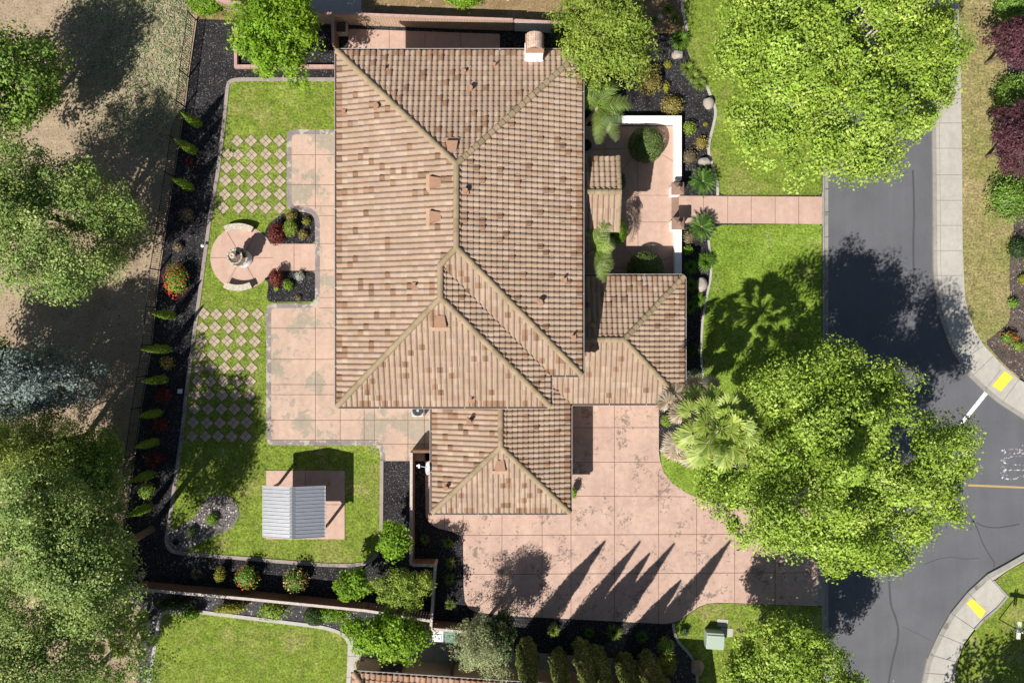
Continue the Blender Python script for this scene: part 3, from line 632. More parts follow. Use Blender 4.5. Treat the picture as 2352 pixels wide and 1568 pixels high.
for i, s in enumerate(seals):
    strip("crack_seal", chaikin(s, 3, False), (.11, .12, .07, .07, .035, .02)[i], -.13, -.1165, 'seal')

# ------------------------------------------------------------------ tiled roofs
PITCH = .34; TW = .289; TC = .289
PROF = [(0, .0), (.05, .03), (.18, .064), (.36, .08), (.54, .064), (.67, .03), (.73, -.006), (.87, -.014), (1.0, .0)]
def inside_poly(px, py, poly, pad):
    ok = np.ones(px.shape, bool); n = len(poly)
    for i in range(n):
        a = poly[i]; b = poly[(i + 1) % n]; dx, dy = b[0] - a[0], b[1] - a[1]; L = math.hypot(dx, dy)
        ok &= ((px - a[0]) * -dy + (py - a[1]) * dx) / L > -pad
    return ok
def ccw(poly):
    A = sum(poly[i][0] * poly[(i + 1) % len(poly)][1] - poly[(i + 1) % len(poly)][0] * poly[i][1] for i in range(len(poly)))
    return poly if A > 0 else poly[::-1]
def roof_face(total, deck, poly, e0, n, ze, seed, boost_p=.07, pitch=PITCH, tw=None, tc=None):
    """poly: convex outline in metres, e0: a point of the eave line, n: level unit vector up the slope"""
    tw = tw or TW; tc = tc or TC
    rng = np.random.default_rng(seed); poly = ccw([(p[0], p[1]) for p in poly]); n = np.array(n, float); a = np.array([n[1], -n[0]])
    if n[0] or True: pass
    e0 = np.array(e0, float)
    A = [np.dot(np.array(p) - e0, a) for p in poly]; B = [np.dot(np.array(p) - e0, n) for p in poly]
    ia = np.arange(math.floor(min(A) / tw) - 1, math.ceil(max(A) / tw) + 1); ib = np.arange(0, math.ceil(max(B) / tc) + 1)
    GA, GB = np.meshgrid(ia, ib, indexing='ij'); ca = (GA.ravel() + .4) * tw; cb = (GB.ravel() + .5) * tc
    px = e0[0] + a[0] * ca + n[0] * cb; py = e0[1] + a[1] * ca + n[1] * cb
    k = inside_poly(px, py, poly, .26); ga = GA.ravel()[k]; gb = GB.ravel()[k]; N = len(ga)
    boost = (rng.random(N) < boost_p) & (gb > 0); boost |= (gb == 0) & (rng.random(N) < .45) if boost_p > 0.02 else False
    jit = rng.normal(0, .004, N)
    pr = np.array(PROF); m = len(pr); V = np.zeros((N, 3 * m, 3))
    for r, (t, lift) in enumerate(((0.0, .044), (1.12, -.006), (0.0, -.02))):
        aa = (ga[:, None] + pr[None, :, 0]) * tw + jit[:, None]; bb = ((gb + t) * tc)[:, None] + 0 * aa - (.03 if True else 0) * (t == 0) * (gb[:, None] == 0)
        z = ze + pitch * bb + lift + pr[None, :, 1] * (1.0 if t == 0 else .86) + (boost * (.045 if t == 0 else .02))[:, None]
        if r == 2: z = ze + pitch * bb + np.minimum(lift + pr[None, :, 1], lift + .01)
        o = r * m
        V[:, o:o + m, 0] = e0[0] + a[0] * aa + n[0] * bb; V[:, o:o + m, 1] = e0[1] + a[1] * aa + n[1] * bb; V[:, o:o + m, 2] = z
    q = []
    for i in range(m - 1): q.append((i, i + 1, m + i + 1, m + i)); q.append((2 * m + i, 2 * m + i + 1, i + 1, i))
    F = (np.arange(N)[:, None, None] * 3 * m + np.array(q)[None]).reshape(-1, 4)
    rv = np.repeat(rng.random(N), len(q)); bv = np.repeat(boost.astype(float), len(q))
    me = bpy.data.meshes.new("t"); me.vertices.add(N * 3 * m); me.vertices.foreach_set('co', V.astype(np.float32).ravel())
    me.loops.add(F.size); me.loops.foreach_set('vertex_index', F.astype(np.int32).ravel()); me.polygons.add(len(F)); me.polygons.foreach_set('loop_start', np.arange(0, F.size, 4, dtype=np.int32)); me.update(calc_edges=True)
    for nm, ar in (('rnd', rv), ('boost', bv)): at = me.attributes.new(nm, 'FLOAT', 'FACE'); at.data.foreach_set('value', ar.astype(np.float32))
    bm = bmesh.new(); bm.from_mesh(me)
    for i in range(len(poly)):
        p = poly[i]; p2 = poly[(i + 1) % len(poly)]; d = Vector((p2[0] - p[0], p2[1] - p[1], 0))
        if abs(np.dot(np.array(p) - e0, n)) < .02 and abs(np.dot(np.array(p2) - e0, n)) < .02: continue
        bmesh.ops.bisect_plane(bm, geom=bm.verts[:] + bm.edges[:] + bm.faces[:], plane_co=(p[0], p[1], 0), plane_no=(d.y, -d.x, 0), clear_outer=True)
    for f in bm.faces: f.smooth = False
    bm.to_mesh(me); bm.free(); total.from_mesh(me); bpy.data.meshes.remove(me)
    zz = [(p[0], p[1], ze + pitch * np.dot(np.array(p) - e0, n) - .03) for p in poly]
    deck.add(zz, [tuple(range(len(zz)))]); deck.add([(x, y, z - .12) for x, y, z in zz], [tuple(range(len(zz) - 1, -1, -1))])
def caps(mb_v, p0, p1, r=.15, seg=.36, seed=0, lift=.03):
    """half-round ridge tiles from the low end p0 to the high end p1"""
    p0 = Vector(p0); p1 = Vector(p1); d = p1 - p0; L = d.length; d.normalize(); n = max(1, round(L / seg)); s = L / n
    x = Vector((d.y, -d.x, 0)).normalized(); up = x.cross(d); up = up if up.z > 0 else -up; rr = random.Random(seed)
    for i in range(n):
        a = p0 + d * (s * i - .03); b = p0 + d * (s * (i + 1) + .03); r0 = r * 1.08; r1 = r * .9; vs = []
        for (c, q, lf) in ((a, r0, lift + .02), (b, r1, lift)):
            for k in range(7):
                t = math.pi * k / 6; vs.append(c + x * (math.cos(t) * q) + up * (math.sin(t) * q * .8 + lf - .04))
        c = a + up * (lift - .06)
        mb_v.add(vs + [c], [(k, k + 1, 8 + k, 7 + k) for k in range(6)] + [(k + 1, k, 14) for k in range(6)], 0, rr.random())
def finish_roof(name, parent, total, deck, mat='tile'):
    me = bpy.data.meshes.new(name); total.to_mesh(me); total.free(); o = link(name, me, parent, [mat])
    deck.build('roof_deck', 'fascia', o); return o
def gutter(parent, segs, mat='gutter'):
    mb = MB()
    for a, b, n, z in segs:      # n: outward level unit
        a = Vector((*a, z)); b = Vector((*b, z)); n = Vector((n[0], n[1], 0)); d = (b - a).normalized()
        c = n * .075
        mb.bar(a + c - Vector((0, 0, .03)), b + c - Vector((0, 0, .03)), .12, .09, 0)
        mb.bar(a + n * .142 - Vector((0, 0, .02)), b + n * .142 - Vector((0, 0, .02)), .016, .1, 1)
        mb.bar(a - n * .01 - Vector((0, 0, .08)), b - n * .01 - Vector((0, 0, .08)), .03, .17, 2)
        k = max(2, int((b - a).length / 2.0))
        for i in range(1, k):
            p = a.lerp(b, i / k); mb.bar(p + Vector((0, 0, .022)), p + n * .14 + Vector((0, 0, .022)), .025, .008, 1)
    return mb.build('gutter', [mat, 'lip', 'fascia'], parent)

ZE = 5.55; ZL = 2.65; ZN = 4.35
def ev(u, v, z): p = P(u, v, z); return (p.x, p.y)
# main (upper) roof: two overlapping hips sharing their west slope
xW = ev(775, 0, ZE)[0]; xE = ev(1335, 0, ZE)[0]; yN = ev(0, 118.5, ZE)[1]; yS = ev(0, 932, ZE)[1]; yA = ev(0, 860, ZE)[1]; xB = ev(1263, 0, ZE)[0]
hA = (xE - xW) / 2; hB = (xB - xW) / 2; rA = (xW + xE) / 2; rB = (xW + xB) / 2
kx, ky = rB, yA + (rB - xW)      # where the short ridge of B meets A's south-west hip
house = thing('house', "large stucco house with clay tiled hip roofs in the middle of the plot", 'house', (0, 5, 0))
tot = bmesh.new(); dk = MB()
roof_face(tot, dk, [(xW, yN), (xW, ky), (kx, ky), (rA, yA + hA), (rA, yN - hA)], (xW, ky), (1, 0), ZE, 1)
roof_face(tot, dk, [(xW, ky), (xW, yS), (rB, yS + hB), (kx, ky)], (xW, ky), (1, 0), ZE, 2)
roof_face(tot, dk, [(xW, yN), (xE, yN), (rA, yN - hA)], (xW, yN), (0, -1), ZE, 3)
roof_face(tot, dk, [(xE, yN), (xE, yA), (rA, yA + hA), (rA, yN - hA)], (xE, yA), (-1, 0), ZE, 4)
roof_face(tot, dk, [(xE, yA), (xB, yA), (kx, ky), (rA, yA + hA)], (xB, yA), (0, 1), ZE, 5)
roof_face(tot, dk, [(xB, yA), (xB, yS), (rB, yS + hB), (kx, ky)], (xB, yA), (-1, 0), ZE, 6)
roof_face(tot, dk, [(xW, yS), (xB, yS), (rB, yS + hB)], (xW, yS), (0, 1), ZE, 7)
upper = finish_roof('upper_roof', house, tot, dk)
def zt(d, z0): return z0 + PITCH * d
rc = MB()
for i, (a, b) in enumerate([((xW, yN, ZE), (rA, yN - hA, zt(hA, ZE))), ((xE, yN, ZE), (rA, yN - hA, zt(hA, ZE))), ((rA, yA + hA, zt(hA, ZE)), (rA, yN - hA, zt(hA, ZE))), ((xE, yA, ZE), (rA, yA + hA, zt(hA, ZE))),
        ((kx, ky, zt(hB, ZE)), (rA, yA + hA, zt(hA, ZE))), ((rB, yS + hB, zt(hB, ZE)), (kx, ky, zt(hB, ZE))), ((xW, yS, ZE), (rB, yS + hB, zt(hB, ZE))), ((xB, yS, ZE), (rB, yS + hB, zt(hB, ZE)))]):
    caps(rc, Vector(a) + Vector((0, 0, .05)), Vector(b) + Vector((0, 0, .05)), seed=i)
rc.build('ridge_cap', 'cap', upper)
gutter(upper, [((xW, yS), (xW, yN), (-1, 0), ZE), ((xW, yN), (xE, yN), (0, 1), ZE), ((xE, yA), (xE, yN), (1, 0), ZE), ((xB, yA), (xE, yA), (0, -1), ZE), ((xB, yS), (xB, yA), (1, 0), ZE), ((xW, yS), (xB, yS), (0, -1), ZE)])
# lower roofs over the garage wing (C) and the front wing (D)
cW = ev(993.5, 0, ZL)[0]; cE = ev(1308, 0, ZL)[0]; cS = ev(0, 1176, ZL)[1]; hC = (cE - cW) / 2; rC = (cW + cE) / 2; cN = yA
dE = ev(1570, 0, ZL)[0]; dN = ev(0, 635.5, ZL)[1]; dS = ev(0, 925, ZL)[1]; hD = (dN - dS) / 2; rD = (dN + dS) / 2; dW = 2.6
wS = yS + .6
tot = bmesh.new(); dk = MB()
roof_face(tot, dk, [(cW, cS), (cW, wS + .3), (rC, wS + .3), (rC, cS + hC)], (cW, cS), (1, 0), ZL, 11, .1)
roof_face(tot, dk, [(cW, cS), (cE, cS), (rC, cS + hC)], (cW, cS), (0, 1), ZL, 12)
vx = cE - 2.2; vy = dS + 2.2
roof_face(tot, dk, [(cE, cS), (cE, dS), (vx, vy), (rC, vy), (rC, cS + hC)], (cE, cS), (-1, 0), ZL, 13)
roof_face(tot, dk, [(cE, dS), (dE, dS), (dE - hD, rD), (vx, rD), (vx, vy)], (cE, dS), (0, 1), ZL, 14, .02)
roof_face(tot, dk, [(dE, dN), (dW, dN), (dW, rD), (dE - hD, rD)], (dE, dN), (0, -1), ZL, 15)
roof_face(tot, dk, [(dE, dN), (dE, dS), (dE - hD, rD)], (dE, dN), (-1, 0), ZL, 16)
lower = finish_roof('lower_roof', house, tot, dk)
rc = MB()
for i, (a, b) in enumerate([((cW, cS, ZL), (rC, cS + hC, zt(hC, ZL))), ((cE, cS, ZL), (rC, cS + hC, zt(hC, ZL))), ((rC, cS + hC, zt(hC, ZL)), (rC, wS + .3, zt(hC, ZL))), ((dE, dN, ZL), (dE - hD, rD, zt(hD, ZL))), ((dE, dS, ZL), (dE - hD, rD, zt(hD, ZL))), ((dE - hD, rD, zt(hD, ZL)), (xE - .5, rD, zt(hD, ZL)))]):
    caps(rc, Vector(a) + Vector((0, 0, .05)), Vector(b) + Vector((0, 0, .05)), seed=20 + i)
rc.build('ridge_cap', 'cap', lower)
gutter(lower, [((cW, cS), (cW, wS), (-1, 0), ZL), ((cW, cS), (cE, cS), (0, -1), ZL), ((cE, cS), (cE, dS - .15), (1, 0), ZL), ((cE + .15, dS), (dE, dS), (0, -1), ZL), ((dE, dS), (dE, dN), (1, 0), ZL), ((xE - .6, dN), (dE, dN), (0, 1), ZL)])
# entry porch roof
nN = ev(0, 361, ZN)[1]; nS = ev(0, 532, ZN)[1]; nE = ev(1422, 0, ZN)[0]; nW = xE - .7; nM = (nN + nS) / 2
tot = bmesh.new(); dk = MB()
roof_face(tot, dk, [(nW, nN), (nE, nN), (nE, nM), (nW, nM)], (nW, nN), (0, -1), ZN, 21)
roof_face(tot, dk, [(nW, nS), (nE, nS), (nE, nM), (nW, nM)], (nW, nS), (0, 1), ZN, 22, .02)
entry = finish_roof('entry_roof', house, tot, dk)
rc = MB(); zr = zt(nN - nM, ZN) + .05
caps(rc, (nE, nM, zr), (nW, nM, zr), seed=31)
caps(rc, (nE - .06, nN, ZN + .06), (nE - .06, nM, zr), .12, seed=32); caps(rc, (nE - .06, nS, ZN + .06), (nE - .06, nM, zr), .12, seed=33)
rc.build('ridge_cap', 'cap', entry)
# walls
def wall(pts, z0, z1, name='wall', mat='cream', parent=house):
    mb = MB(); mb.prism(pts, z0, z1); return mb.build(name, mat, parent)
o6 = .62
wall([(xW + o6, yS + o6), (xB - o6, yS + o6), (xB - o6, yA + o6), (xE - o6, yA + o6), (xE - o6, yN - o6), (xW + o6, yN - o6)], -.05, ZE - .06, mat='cream')
wall([(cW + .5, cS + .5), (cE - .5, cS + .5), (cE - .5, yA + .3), (cW + .5, yS + o6 + .3)], -.05, ZL - .1, 'garage_wall')
wall([(xE - 1.2, dS + .45), (dE - .45, dS + .45), (dE - .45, dN - .45), (xE - 1.2, dN - .45)], -.05, ZL - .1, 'front_wing_wall')
wall([(xE - 1.0, nS + .35), (nE - .5, nS + .35), (nE - .5, nS + .8), (nE - 1.6, nS + .8), (nE - 1.6, nN - .8), (nE - .5, nN - .8), (nE - .5, nN - .35), (xE - 1.0, nN - .35)], -.05, ZN - .05, 'porch_wall')
mb = MB(); mb.v = []; 
for xx in (nE - .42, nE - .3): mb.v += [(xx, nN - .1, ZN - .04), (xx, nS + .1, ZN - .04), (xx, nM, zr - .2)]
mb.f = [[0, 1, 2], [5, 4, 3], [0, 3, 4, 1], [1, 4, 5, 2], [2, 5, 3, 0]]; mb.m = [0] * 5; mb.r = [.5] * 5
mb.build('porch_gable', 'cream', house)
def window(c, n, w, h, name='window', parent=house, glass='glass', frame='white'):
    """a framed pane on a wall face; c: centre on the wall plane, n: outward unit"""
    n = Vector((n[0], n[1], 0)); d = Vector((-n.y, n.x, 0)); c = Vector(c); mb = MB()
    for s in (-1, 1):
        mb.bar(c + d * (s * w / 2) - Vector((0, 0, h / 2 + .05)) + n * .03, c + d * (s * w / 2) + Vector((0, 0, h / 2 + .05)) + n * .03, .09, .1)
        mb.bar(c - d * (w / 2 - .045) + Vector((0, 0, s * h / 2)) + n * .03, c + d * (w / 2 - .045) + Vector((0, 0, s * h / 2)) + n * .03, .1, .09)
    f = mb.build(name, frame, parent); g = MB(); a = Matrix((d, n, Vector((0, 0, 1)))).transposed(); g.box(c + n * .02, (w - .02, .03, h - .02), M=a); g.build('pane', glass, f); return f
for yy in (10, 5.5, 1, -1.6): window((xW + o6, yy, 1.5), (-1, 0), 1.6, 1.5); window((xW + o6, yy, 4.1), (-1, 0), 1.2, 1.1)
for yy in (12.5, 3.2): window((xE - o6, yy, 4.3), (1, 0), 1.2, 1.0)
for xx in (-7.5, -5.2): window((xx, yS + o6, 1.3), (0, -1), 1.5, 1.9)
for xx in (-5, -1): window((xx, yN - o6, 3.9), (0, 1), 1.2, 1.0)
window((dE - .45, rD, 1.5), (1, 0), 2.0, 1.3)
def garage_door(c, w, n=(1, 0)):
    mb = MB(); 
    for i in range(4): mb.box((c[0] + .03, c[1], .32 + i * .53), (.06, w, .5), mi=0)
    return mb.build('garage_door', 'white', house, bevel=.02)
garage_door((cE - .5, cS + 2.2), 2.6); garage_door((cE - .5, cS + 5.2), 2.4)
d_ = MB(); d_.box((nE - 1.56, nM, 1.1), (.08, 1.8, 2.2)); d_.build('front_door', 'wood', house, bevel=.02)
# vents on the roofs
def hood(u, v, n, roof, ztop):
    """eyebrow roof vent: a hood open to the down-slope side. n points up the slope"""
    c = P(u, v, ztop); n = Vector((n[0], n[1], 0)); d = Vector((-n.y, n.x, 0)); s = n * PITCH; up = Vector((0, 0, 1)); mb = MB()
    sl_ = n + up * PITCH; sl_.normalize(); base = c - up * .1
    lo = base - sl_ * .3; hi = base + sl_ * .3
    w0, w1 = .32, .2
    vs = [lo + d * w0, lo - d * w0, lo + d * w0 * .92 + up * .3, lo - d * w0 * .92 + up * .3, hi + d * w1 + up * .02, hi - d * w1 + up * .02, hi + d * w1 + up * .1, hi - d * w1 + up * .1]
    mb.add(vs, [(2, 3, 7, 6), (0, 2, 6, 4), (3, 1, 5, 7), (4, 6, 7, 5)], 0); mb.add([lo + d * w0 * .9 + n * .03, lo - d * w0 * .9 + n * .03, lo + d * w0 * .85 + up * .27 + n * .03, lo - d * w0 * .85 + up * .27 + n * .03], [(0, 1, 3, 2)], 1)
    q = Matrix((d, sl_, d.cross(sl_))).transposed(); mb.box(lo - sl_ * .1 + up * .1, (.9, .2, .03), M=q, mi=2)
    return mb.build('roof_vent', ['terra', 'black', 'cap_pink'], roof)
def zroof(x, y, up_=True):
    if up_:
        def hip(x0, x1, y0, y1): return min(x - x0, x1 - x, y - y0, y1 - y)
        return ZE + PITCH * max(hip(xW, xE, yA, yN), hip(xW, xB, yS, yN))
    return ZL + PITCH * max(min(x - cW, cE - x, y - cS, 40), min(40, dE - x, y - dS, dN - y))
def onroof(u, v, up_=True):
    z = 6.2 if up_ else 3.2
    for _ in range(6): p = P(u, v, z); z = zroof(p.x, p.y, up_)
    return z
for u, v, n in [(1038, 337, (0, -1)), (1000, 419, (1, 0)), (1000, 498, (1, 0)), (1012, 738, (0, 1))]: hood(u, v, n, upper, onroof(u, v) + .1)
hood(1149, 1069, (0, 1), lower, onroof(1149, 1069, False) + .1)
def pipe(u, v, roof, h, r, up_=True):
    z = onroof(u, v, up_); p = P(u, v, z + h * .7); mb = MB()
    mb.tube([(p.x, p.y, z - .05), (p.x, p.y, z + h)], [r, r], 12); mb.tube([(p.x, p.y, z + h), (p.x, p.y, z + h + .05)], [r * 1.25, r * 1.15], 12)
    mb.box((p.x, p.y, z + .07), (.34, .34, .05)); return mb.build('vent_pipe', 'terra', roof)
for u, v, h, r in [(883, 158, .25, .06), (1067, 164, .25, .07), (1080, 203, .32, .12), (1137, 149, .3, .04), (865, 244, .3, .11), (792, 258, .2, .05), (1069, 438, .3, .11), (953, 656, .25, .05), (1295, 640, .3, .05), (1240, 693, .3, .12), (1316, 772, .3, .05), (1083, 917, .25, .05)]: pipe(u, v, upper, h, r)
for u, v, h, r in [(1078, 968, .55, .11), (1025, 1120, .4, .1), (1362, 746, .5, .11), (1364, 800, .3, .11)]: pipe(u, v, lower, h, r, False)
# chimney with a brick barrel top
ZC = 7.05
c0 = ev(1207.5, 121, ZC); c1 = ev(1248.5, 80, ZC); cxm = (c0[0] + c1[0]) / 2; cym = (c0[1] + c1[1]) / 2; cw = c1[0] - c0[0]; cl_ = c1[1] - c0[1]
mb = MB(); mb.box((cxm, cym, ZC / 2 + 2.3), (cw * .97, cl_ * .97, ZC - 4.6)); mb.box((cxm, cym, 5.62), (cw * 1.06, cl_ * 1.06, .5)); chim = mb.build('chimney', 'white', house)
mb = MB(); mb.box((cxm, cym, ZC + .02), (cw * 1.04, cl_ * 1.04, .06)); mb.build('chimney_cap', 'terra', chim)
mb = MB(); vs = []; nn = 12
for y in (c0[1] + .12, c1[1]):
    for rr_ in (cw * .46, cw * .36):
        for k in range(nn + 1): t = math.pi * k / nn; vs.append((cxm + math.cos(t) * rr_, y, ZC + .05 + math.sin(t) * rr_ * 1.05))
m_ = nn + 1; fs = []
for k in range(nn): fs += [(k, k + 1, 2 * m_ + k + 1, 2 * m_ + k), (m_ + k + 1, m_ + k, 3 * m_ + k, 3 * m_ + k + 1), (k + 1, k, m_ + k, m_ + k + 1), (2 * m_ + k, 2 * m_ + k + 1, 3 * m_ + k + 1, 3 * m_ + k)]
mb.add(vs, fs); mb.build('brick_barrel', 'brick', chim)
mb = MB(); mb.box((cxm, cym + .1, ZC + .1), (cw * .7, cl_ * .8, .06)); mb.build('chimney_ash', 'stone_dark', chim)

# ------------------------------------------------------------------ neighbour's house to the south (only its north edge shows)
nh = thing('neighbour_house', "neighbouring tan stucco house with tiled roof cut by the bottom picture edge", 'house', (0, -22, 0))
a = P(812, 1544, 2.7); b = P(1176, 1568.5, 2.7); dv = (b - a); dv.z = 0; dv.normalize(); nv = Vector((-dv.y, dv.x, 0))   # nv points north
L2 = 19.0; a2 = a + dv * L2
poly = [(a.x, a.y), (a2.x, a2.y), (a2.x - nv.x * 5, a2.y - nv.y * 5), (a.x + dv.x * 5 - nv.x * 5, a.y + dv.y * 5 - nv.y * 5)]
tot = bmesh.new(); dk = MB(); roof_face(tot, dk, poly, (a.x, a.y), (-nv.x, -nv.y), 2.7, 41, .03, tw=.31)
sw = a - nv * 12; poly2 = [(a.x, a.y), (a.x + dv.x * 5 - nv.x * 5, a.y + dv.y * 5 - nv.y * 5), (sw.x + dv.x * 5, sw.y + dv.y * 5), (sw.x, sw.y)]
roof_face(tot, dk, poly2, (a.x, a.y), (dv.x, dv.y), 2.7, 42, .03, tw=.31)
e2 = a2 - nv * 5; mid = a + dv * 5 - nv * 5
poly3 = [(mid.x, mid.y), (e2.x, e2.y), (e2.x - nv.x * 5, e2.y - nv.y * 5), (mid.x - nv.x * 5, mid.y - nv.y * 5)]
roof_face(tot, dk, poly3, (mid.x - nv.x * 5, mid.y - nv.y * 5), (nv.x, nv.y), 2.7, 43, .03, tw=.31)
nroof = finish_roof('roof', nh, tot, dk, 'cap_pink')
rc = MB(); caps(rc, (a.x, a.y, 2.76), (mid.x, mid.y, 2.76 + 5 * PITCH), seed=50); rc.build('ridge_cap', 'cap_pink', nroof)
gutter(nroof, [((a.x, a.y), (a2.x, a2.y), (nv.x, nv.y), 2.7), ((a.x, a.y), (sw.x, sw.y), (-dv.x, -dv.y), 2.7)])
wa = P(832, 1509, 0); wb = wa + dv * (L2 - 1); 
mb = MB(); mb.prism([(p.x, p.y) for p in (wa, wa - nv * 11, wb - nv * 11, wb)], -.05, 2.6); mb.build('wall', 'stucco', nh)
cw_ = wa + dv * 1.95 + Vector((0, 0, 1.35)); window(cw_, (nv.x, nv.y), 1.35, 1.5, parent=nh, frame='stucco_trim')
for t in (2.35, 7.9):
    q = wa + dv * t + nv * .14 + Vector((0, 0, 2.1)); mb = MB(); mb.lathe([(.0, .0), (.09, .02), (.1, .16), (.05, .22), (0, .23)], q, 10); mb.bar(q - nv * .14 + Vector((0, 0, .1)), q + Vector((0, 0, .1)), .04, .05); mb.build('wall_lamp', 'white', nh)

# ------------------------------------------------------------------ fences and garden walls
def board_fence(label, pts, h, mat, rail, flip=1, bw=.145, gap=.012, cap=True, base0=0.0, rail_side=True):
    p = [P(u, v) for u, v in pts]; t = thing('board_fence', label, 'fence', tuple(p[0]))
    mb = MB(); mr = MB(); rng = random.Random(len(label))
    for a, b in zip(p[:-1], p[1:]):
        L = (b - a).length; d = (b - a) / L; rz = math.atan2(d.y, d.x); n = max(1, int(L / (bw + gap))); s = L / n; nv_ = Vector((-d.y, d.x, 0)) * flip
        for i in range(n):
            c = a + d * (s * (i + .5)); mb.box((c.x, c.y, h / 2 - .02 + base0), (s - gap, .022, h - .06 + rng.uniform(-.006, .006)), rz)
        if rail_side:
            for zz in (.3, h - .35): mr.bar(a + nv_ * .045 + Vector((0, 0, zz + base0)), b + nv_ * .045 + Vector((0, 0, zz + base0)), .045, .09)
        mr.bar(a + nv_ * .03 + Vector((0, 0, h - .03 + base0)), b + nv_ * .03 + Vector((0, 0, h - .03 + base0)), .15 if cap else .09, .04)
        k = max(1, round(L / 2.4))
        for i in range(k + 1):
            c = a + d * (L * i / k) + nv_ * .06; m2 = MB(); m2.box((c.x, c.y, h / 2 - .06 + base0), (.09, .09, h - .06), rz); m2.build('post', rail, t)
    mb.build('board_panel', mat, t); mr.build('cap_rail', rail, t); return t
board_fence("tan vertical board fence with pink cap rail behind the house's north patio", [(518, 27), (739, 55), (1000, 65), (1178, 71)], 1.55, 'cedar', 'rail_pink')
board_fence("short white painted board fence behind the brick topped chimney", [(1182, 71.5), (1290, 77)], 1.5, 'board_white', 'rail_pink')
board_fence("short pink gate fence from the house corner north to the tan fence", [(779, 122), (778, 66)], 1.5, 'cedar_dark', 'rail_pink', 1)
board_fence("long brown board fence behind the rose bed in the backyard", [(327, 1334), (588, 1357), (850, 1383), (994, 1406)], 1.35, 'cedar_dark', 'rail_grey', -1)
board_fence("brown board fence beside the narrow black bed with the satellite dish", [(953, 1031), (952, 1281)], 1.45, 'cedar_dark', 'rail_grey', -1)
board_fence("brown gate panel between the dish bed and the back patio", [(953, 1028), (996, 1028)], 1.4, 'cedar_dark', 'cedar_dark', -1)
board_fence("short brown fence jog north of the strappy grass bed", [(954, 1282), (1005, 1283)], 1.3, 'cedar_dark', 'rail_grey', -1)
board_fence("brown fence beside the driveway bed of strappy grasses", [(1005.5, 1284), (996, 1423)], 1.35, 'cedar_dark', 'rail_grey', -1)
board_fence("red brown fence in front of the two wheeled bins", [(996.5, 1424), (1075, 1431)], 1.35, 'cedar_dark', 'rail_grey', -1)
board_fence("dark gate panel against the neighbour's tan wall beside the olive tree", [(1043, 1485), (1041, 1524)], 1.7, 'cedar_dark', 'cedar_dark', 1)
# iron picket fence along the field
ft = [(451, 47), (433, 177), (425, 246), (400, 406), (383, 519), (367, 621), (349, 792), (326, 935), (296, 1153), (282, 1243), (276, 1300)]
fp = [P(u, v) for u, v in ft]; t = thing('picket_fence', "black iron picket fence along the dry field", 'fence', tuple(fp[0])); hF = 1.3
for a, b in zip(fp[:-1], fp[1:]):
    L = (b - a).length; k = max(1, round(L / 2.4)); d = (b - a) / L
    for i in range(k):
        q0 = a + d * (L * i / k); q1 = a + d * (L * (i + 1) / k); m2 = MB(); m2.box((q0.x, q0.y, hF / 2), (.06, .06, hF + .1)); m2.build('post', 'iron', t)
        m3 = MB(); n = max(2, int((q1 - q0).length / .125))
        for j in range(1, n): c = q0.lerp(q1, j / n); m3.box((c.x, c.y, hF / 2 + .03), (.02, .02, hF - .1))
        for zz in (.15, hF - .05): m3.bar(q0 + Vector((0, 0, zz)), q1 + Vector((0, 0, zz)), .03, .035)
        m3.build('picket_panel', 'iron', t)
# white court walls and gate pillars
def low_wall(label, pts, w, h):
    t = thing('court_wall', label, 'wall', tuple(P(*pts[0]))); mb = MB(); ribbon(mb, pts, w - .03, -.05, h - .06); mb.build('wall', 'white', t)
    mb = MB(); ribbon(mb, pts, w, h - .06, h); mb.build('coping', 'white', t, bevel=.012); return t
low_wall("L shaped white court wall around the round hedge beside the gate", [(1380, 281), (1552.5, 281), (1552.5, 418)], .40, .66)
low_wall("straight white court wall south of the front gate", [(1552.5, 526), (1552.5, 660)], .40, .66)
def pillar(label, u, v):
    z = 1.3; c = P(u, v, z); t = thing('gate_pillar', label, 'pillar', (c.x, c.y, 0)); mb = MB(); mb.box((c.x, c.y, .62), (.52, .52, 1.3)); mb.build('pillar_body', 'white', t)
    mb = MB(); mb.box((c.x, c.y, 1.29), (.7, .7, .1)); mb.box((c.x, c.y, 1.4), (.7, .7, .12), top=.12); mb.build('pillar_cap', 'brown_cap', t, bevel=.01)
    mb = MB(); mb.lathe([(.12, 1.44), (.1, 1.48), (.05, 1.5), (.05, 1.54), (.1, 1.58), (.125, 1.65), (.1, 1.72), (.04, 1.76), (0, 1.77)], (c.x, c.y, 0), 16); mb.build('finial', 'brown_cap', t, smooth=True)
pillar("brown capped gate pillar with ball finial north of the front walk", 1557, 433)
pillar("brown capped gate pillar with ball finial south of the front walk", 1557.5, 513)

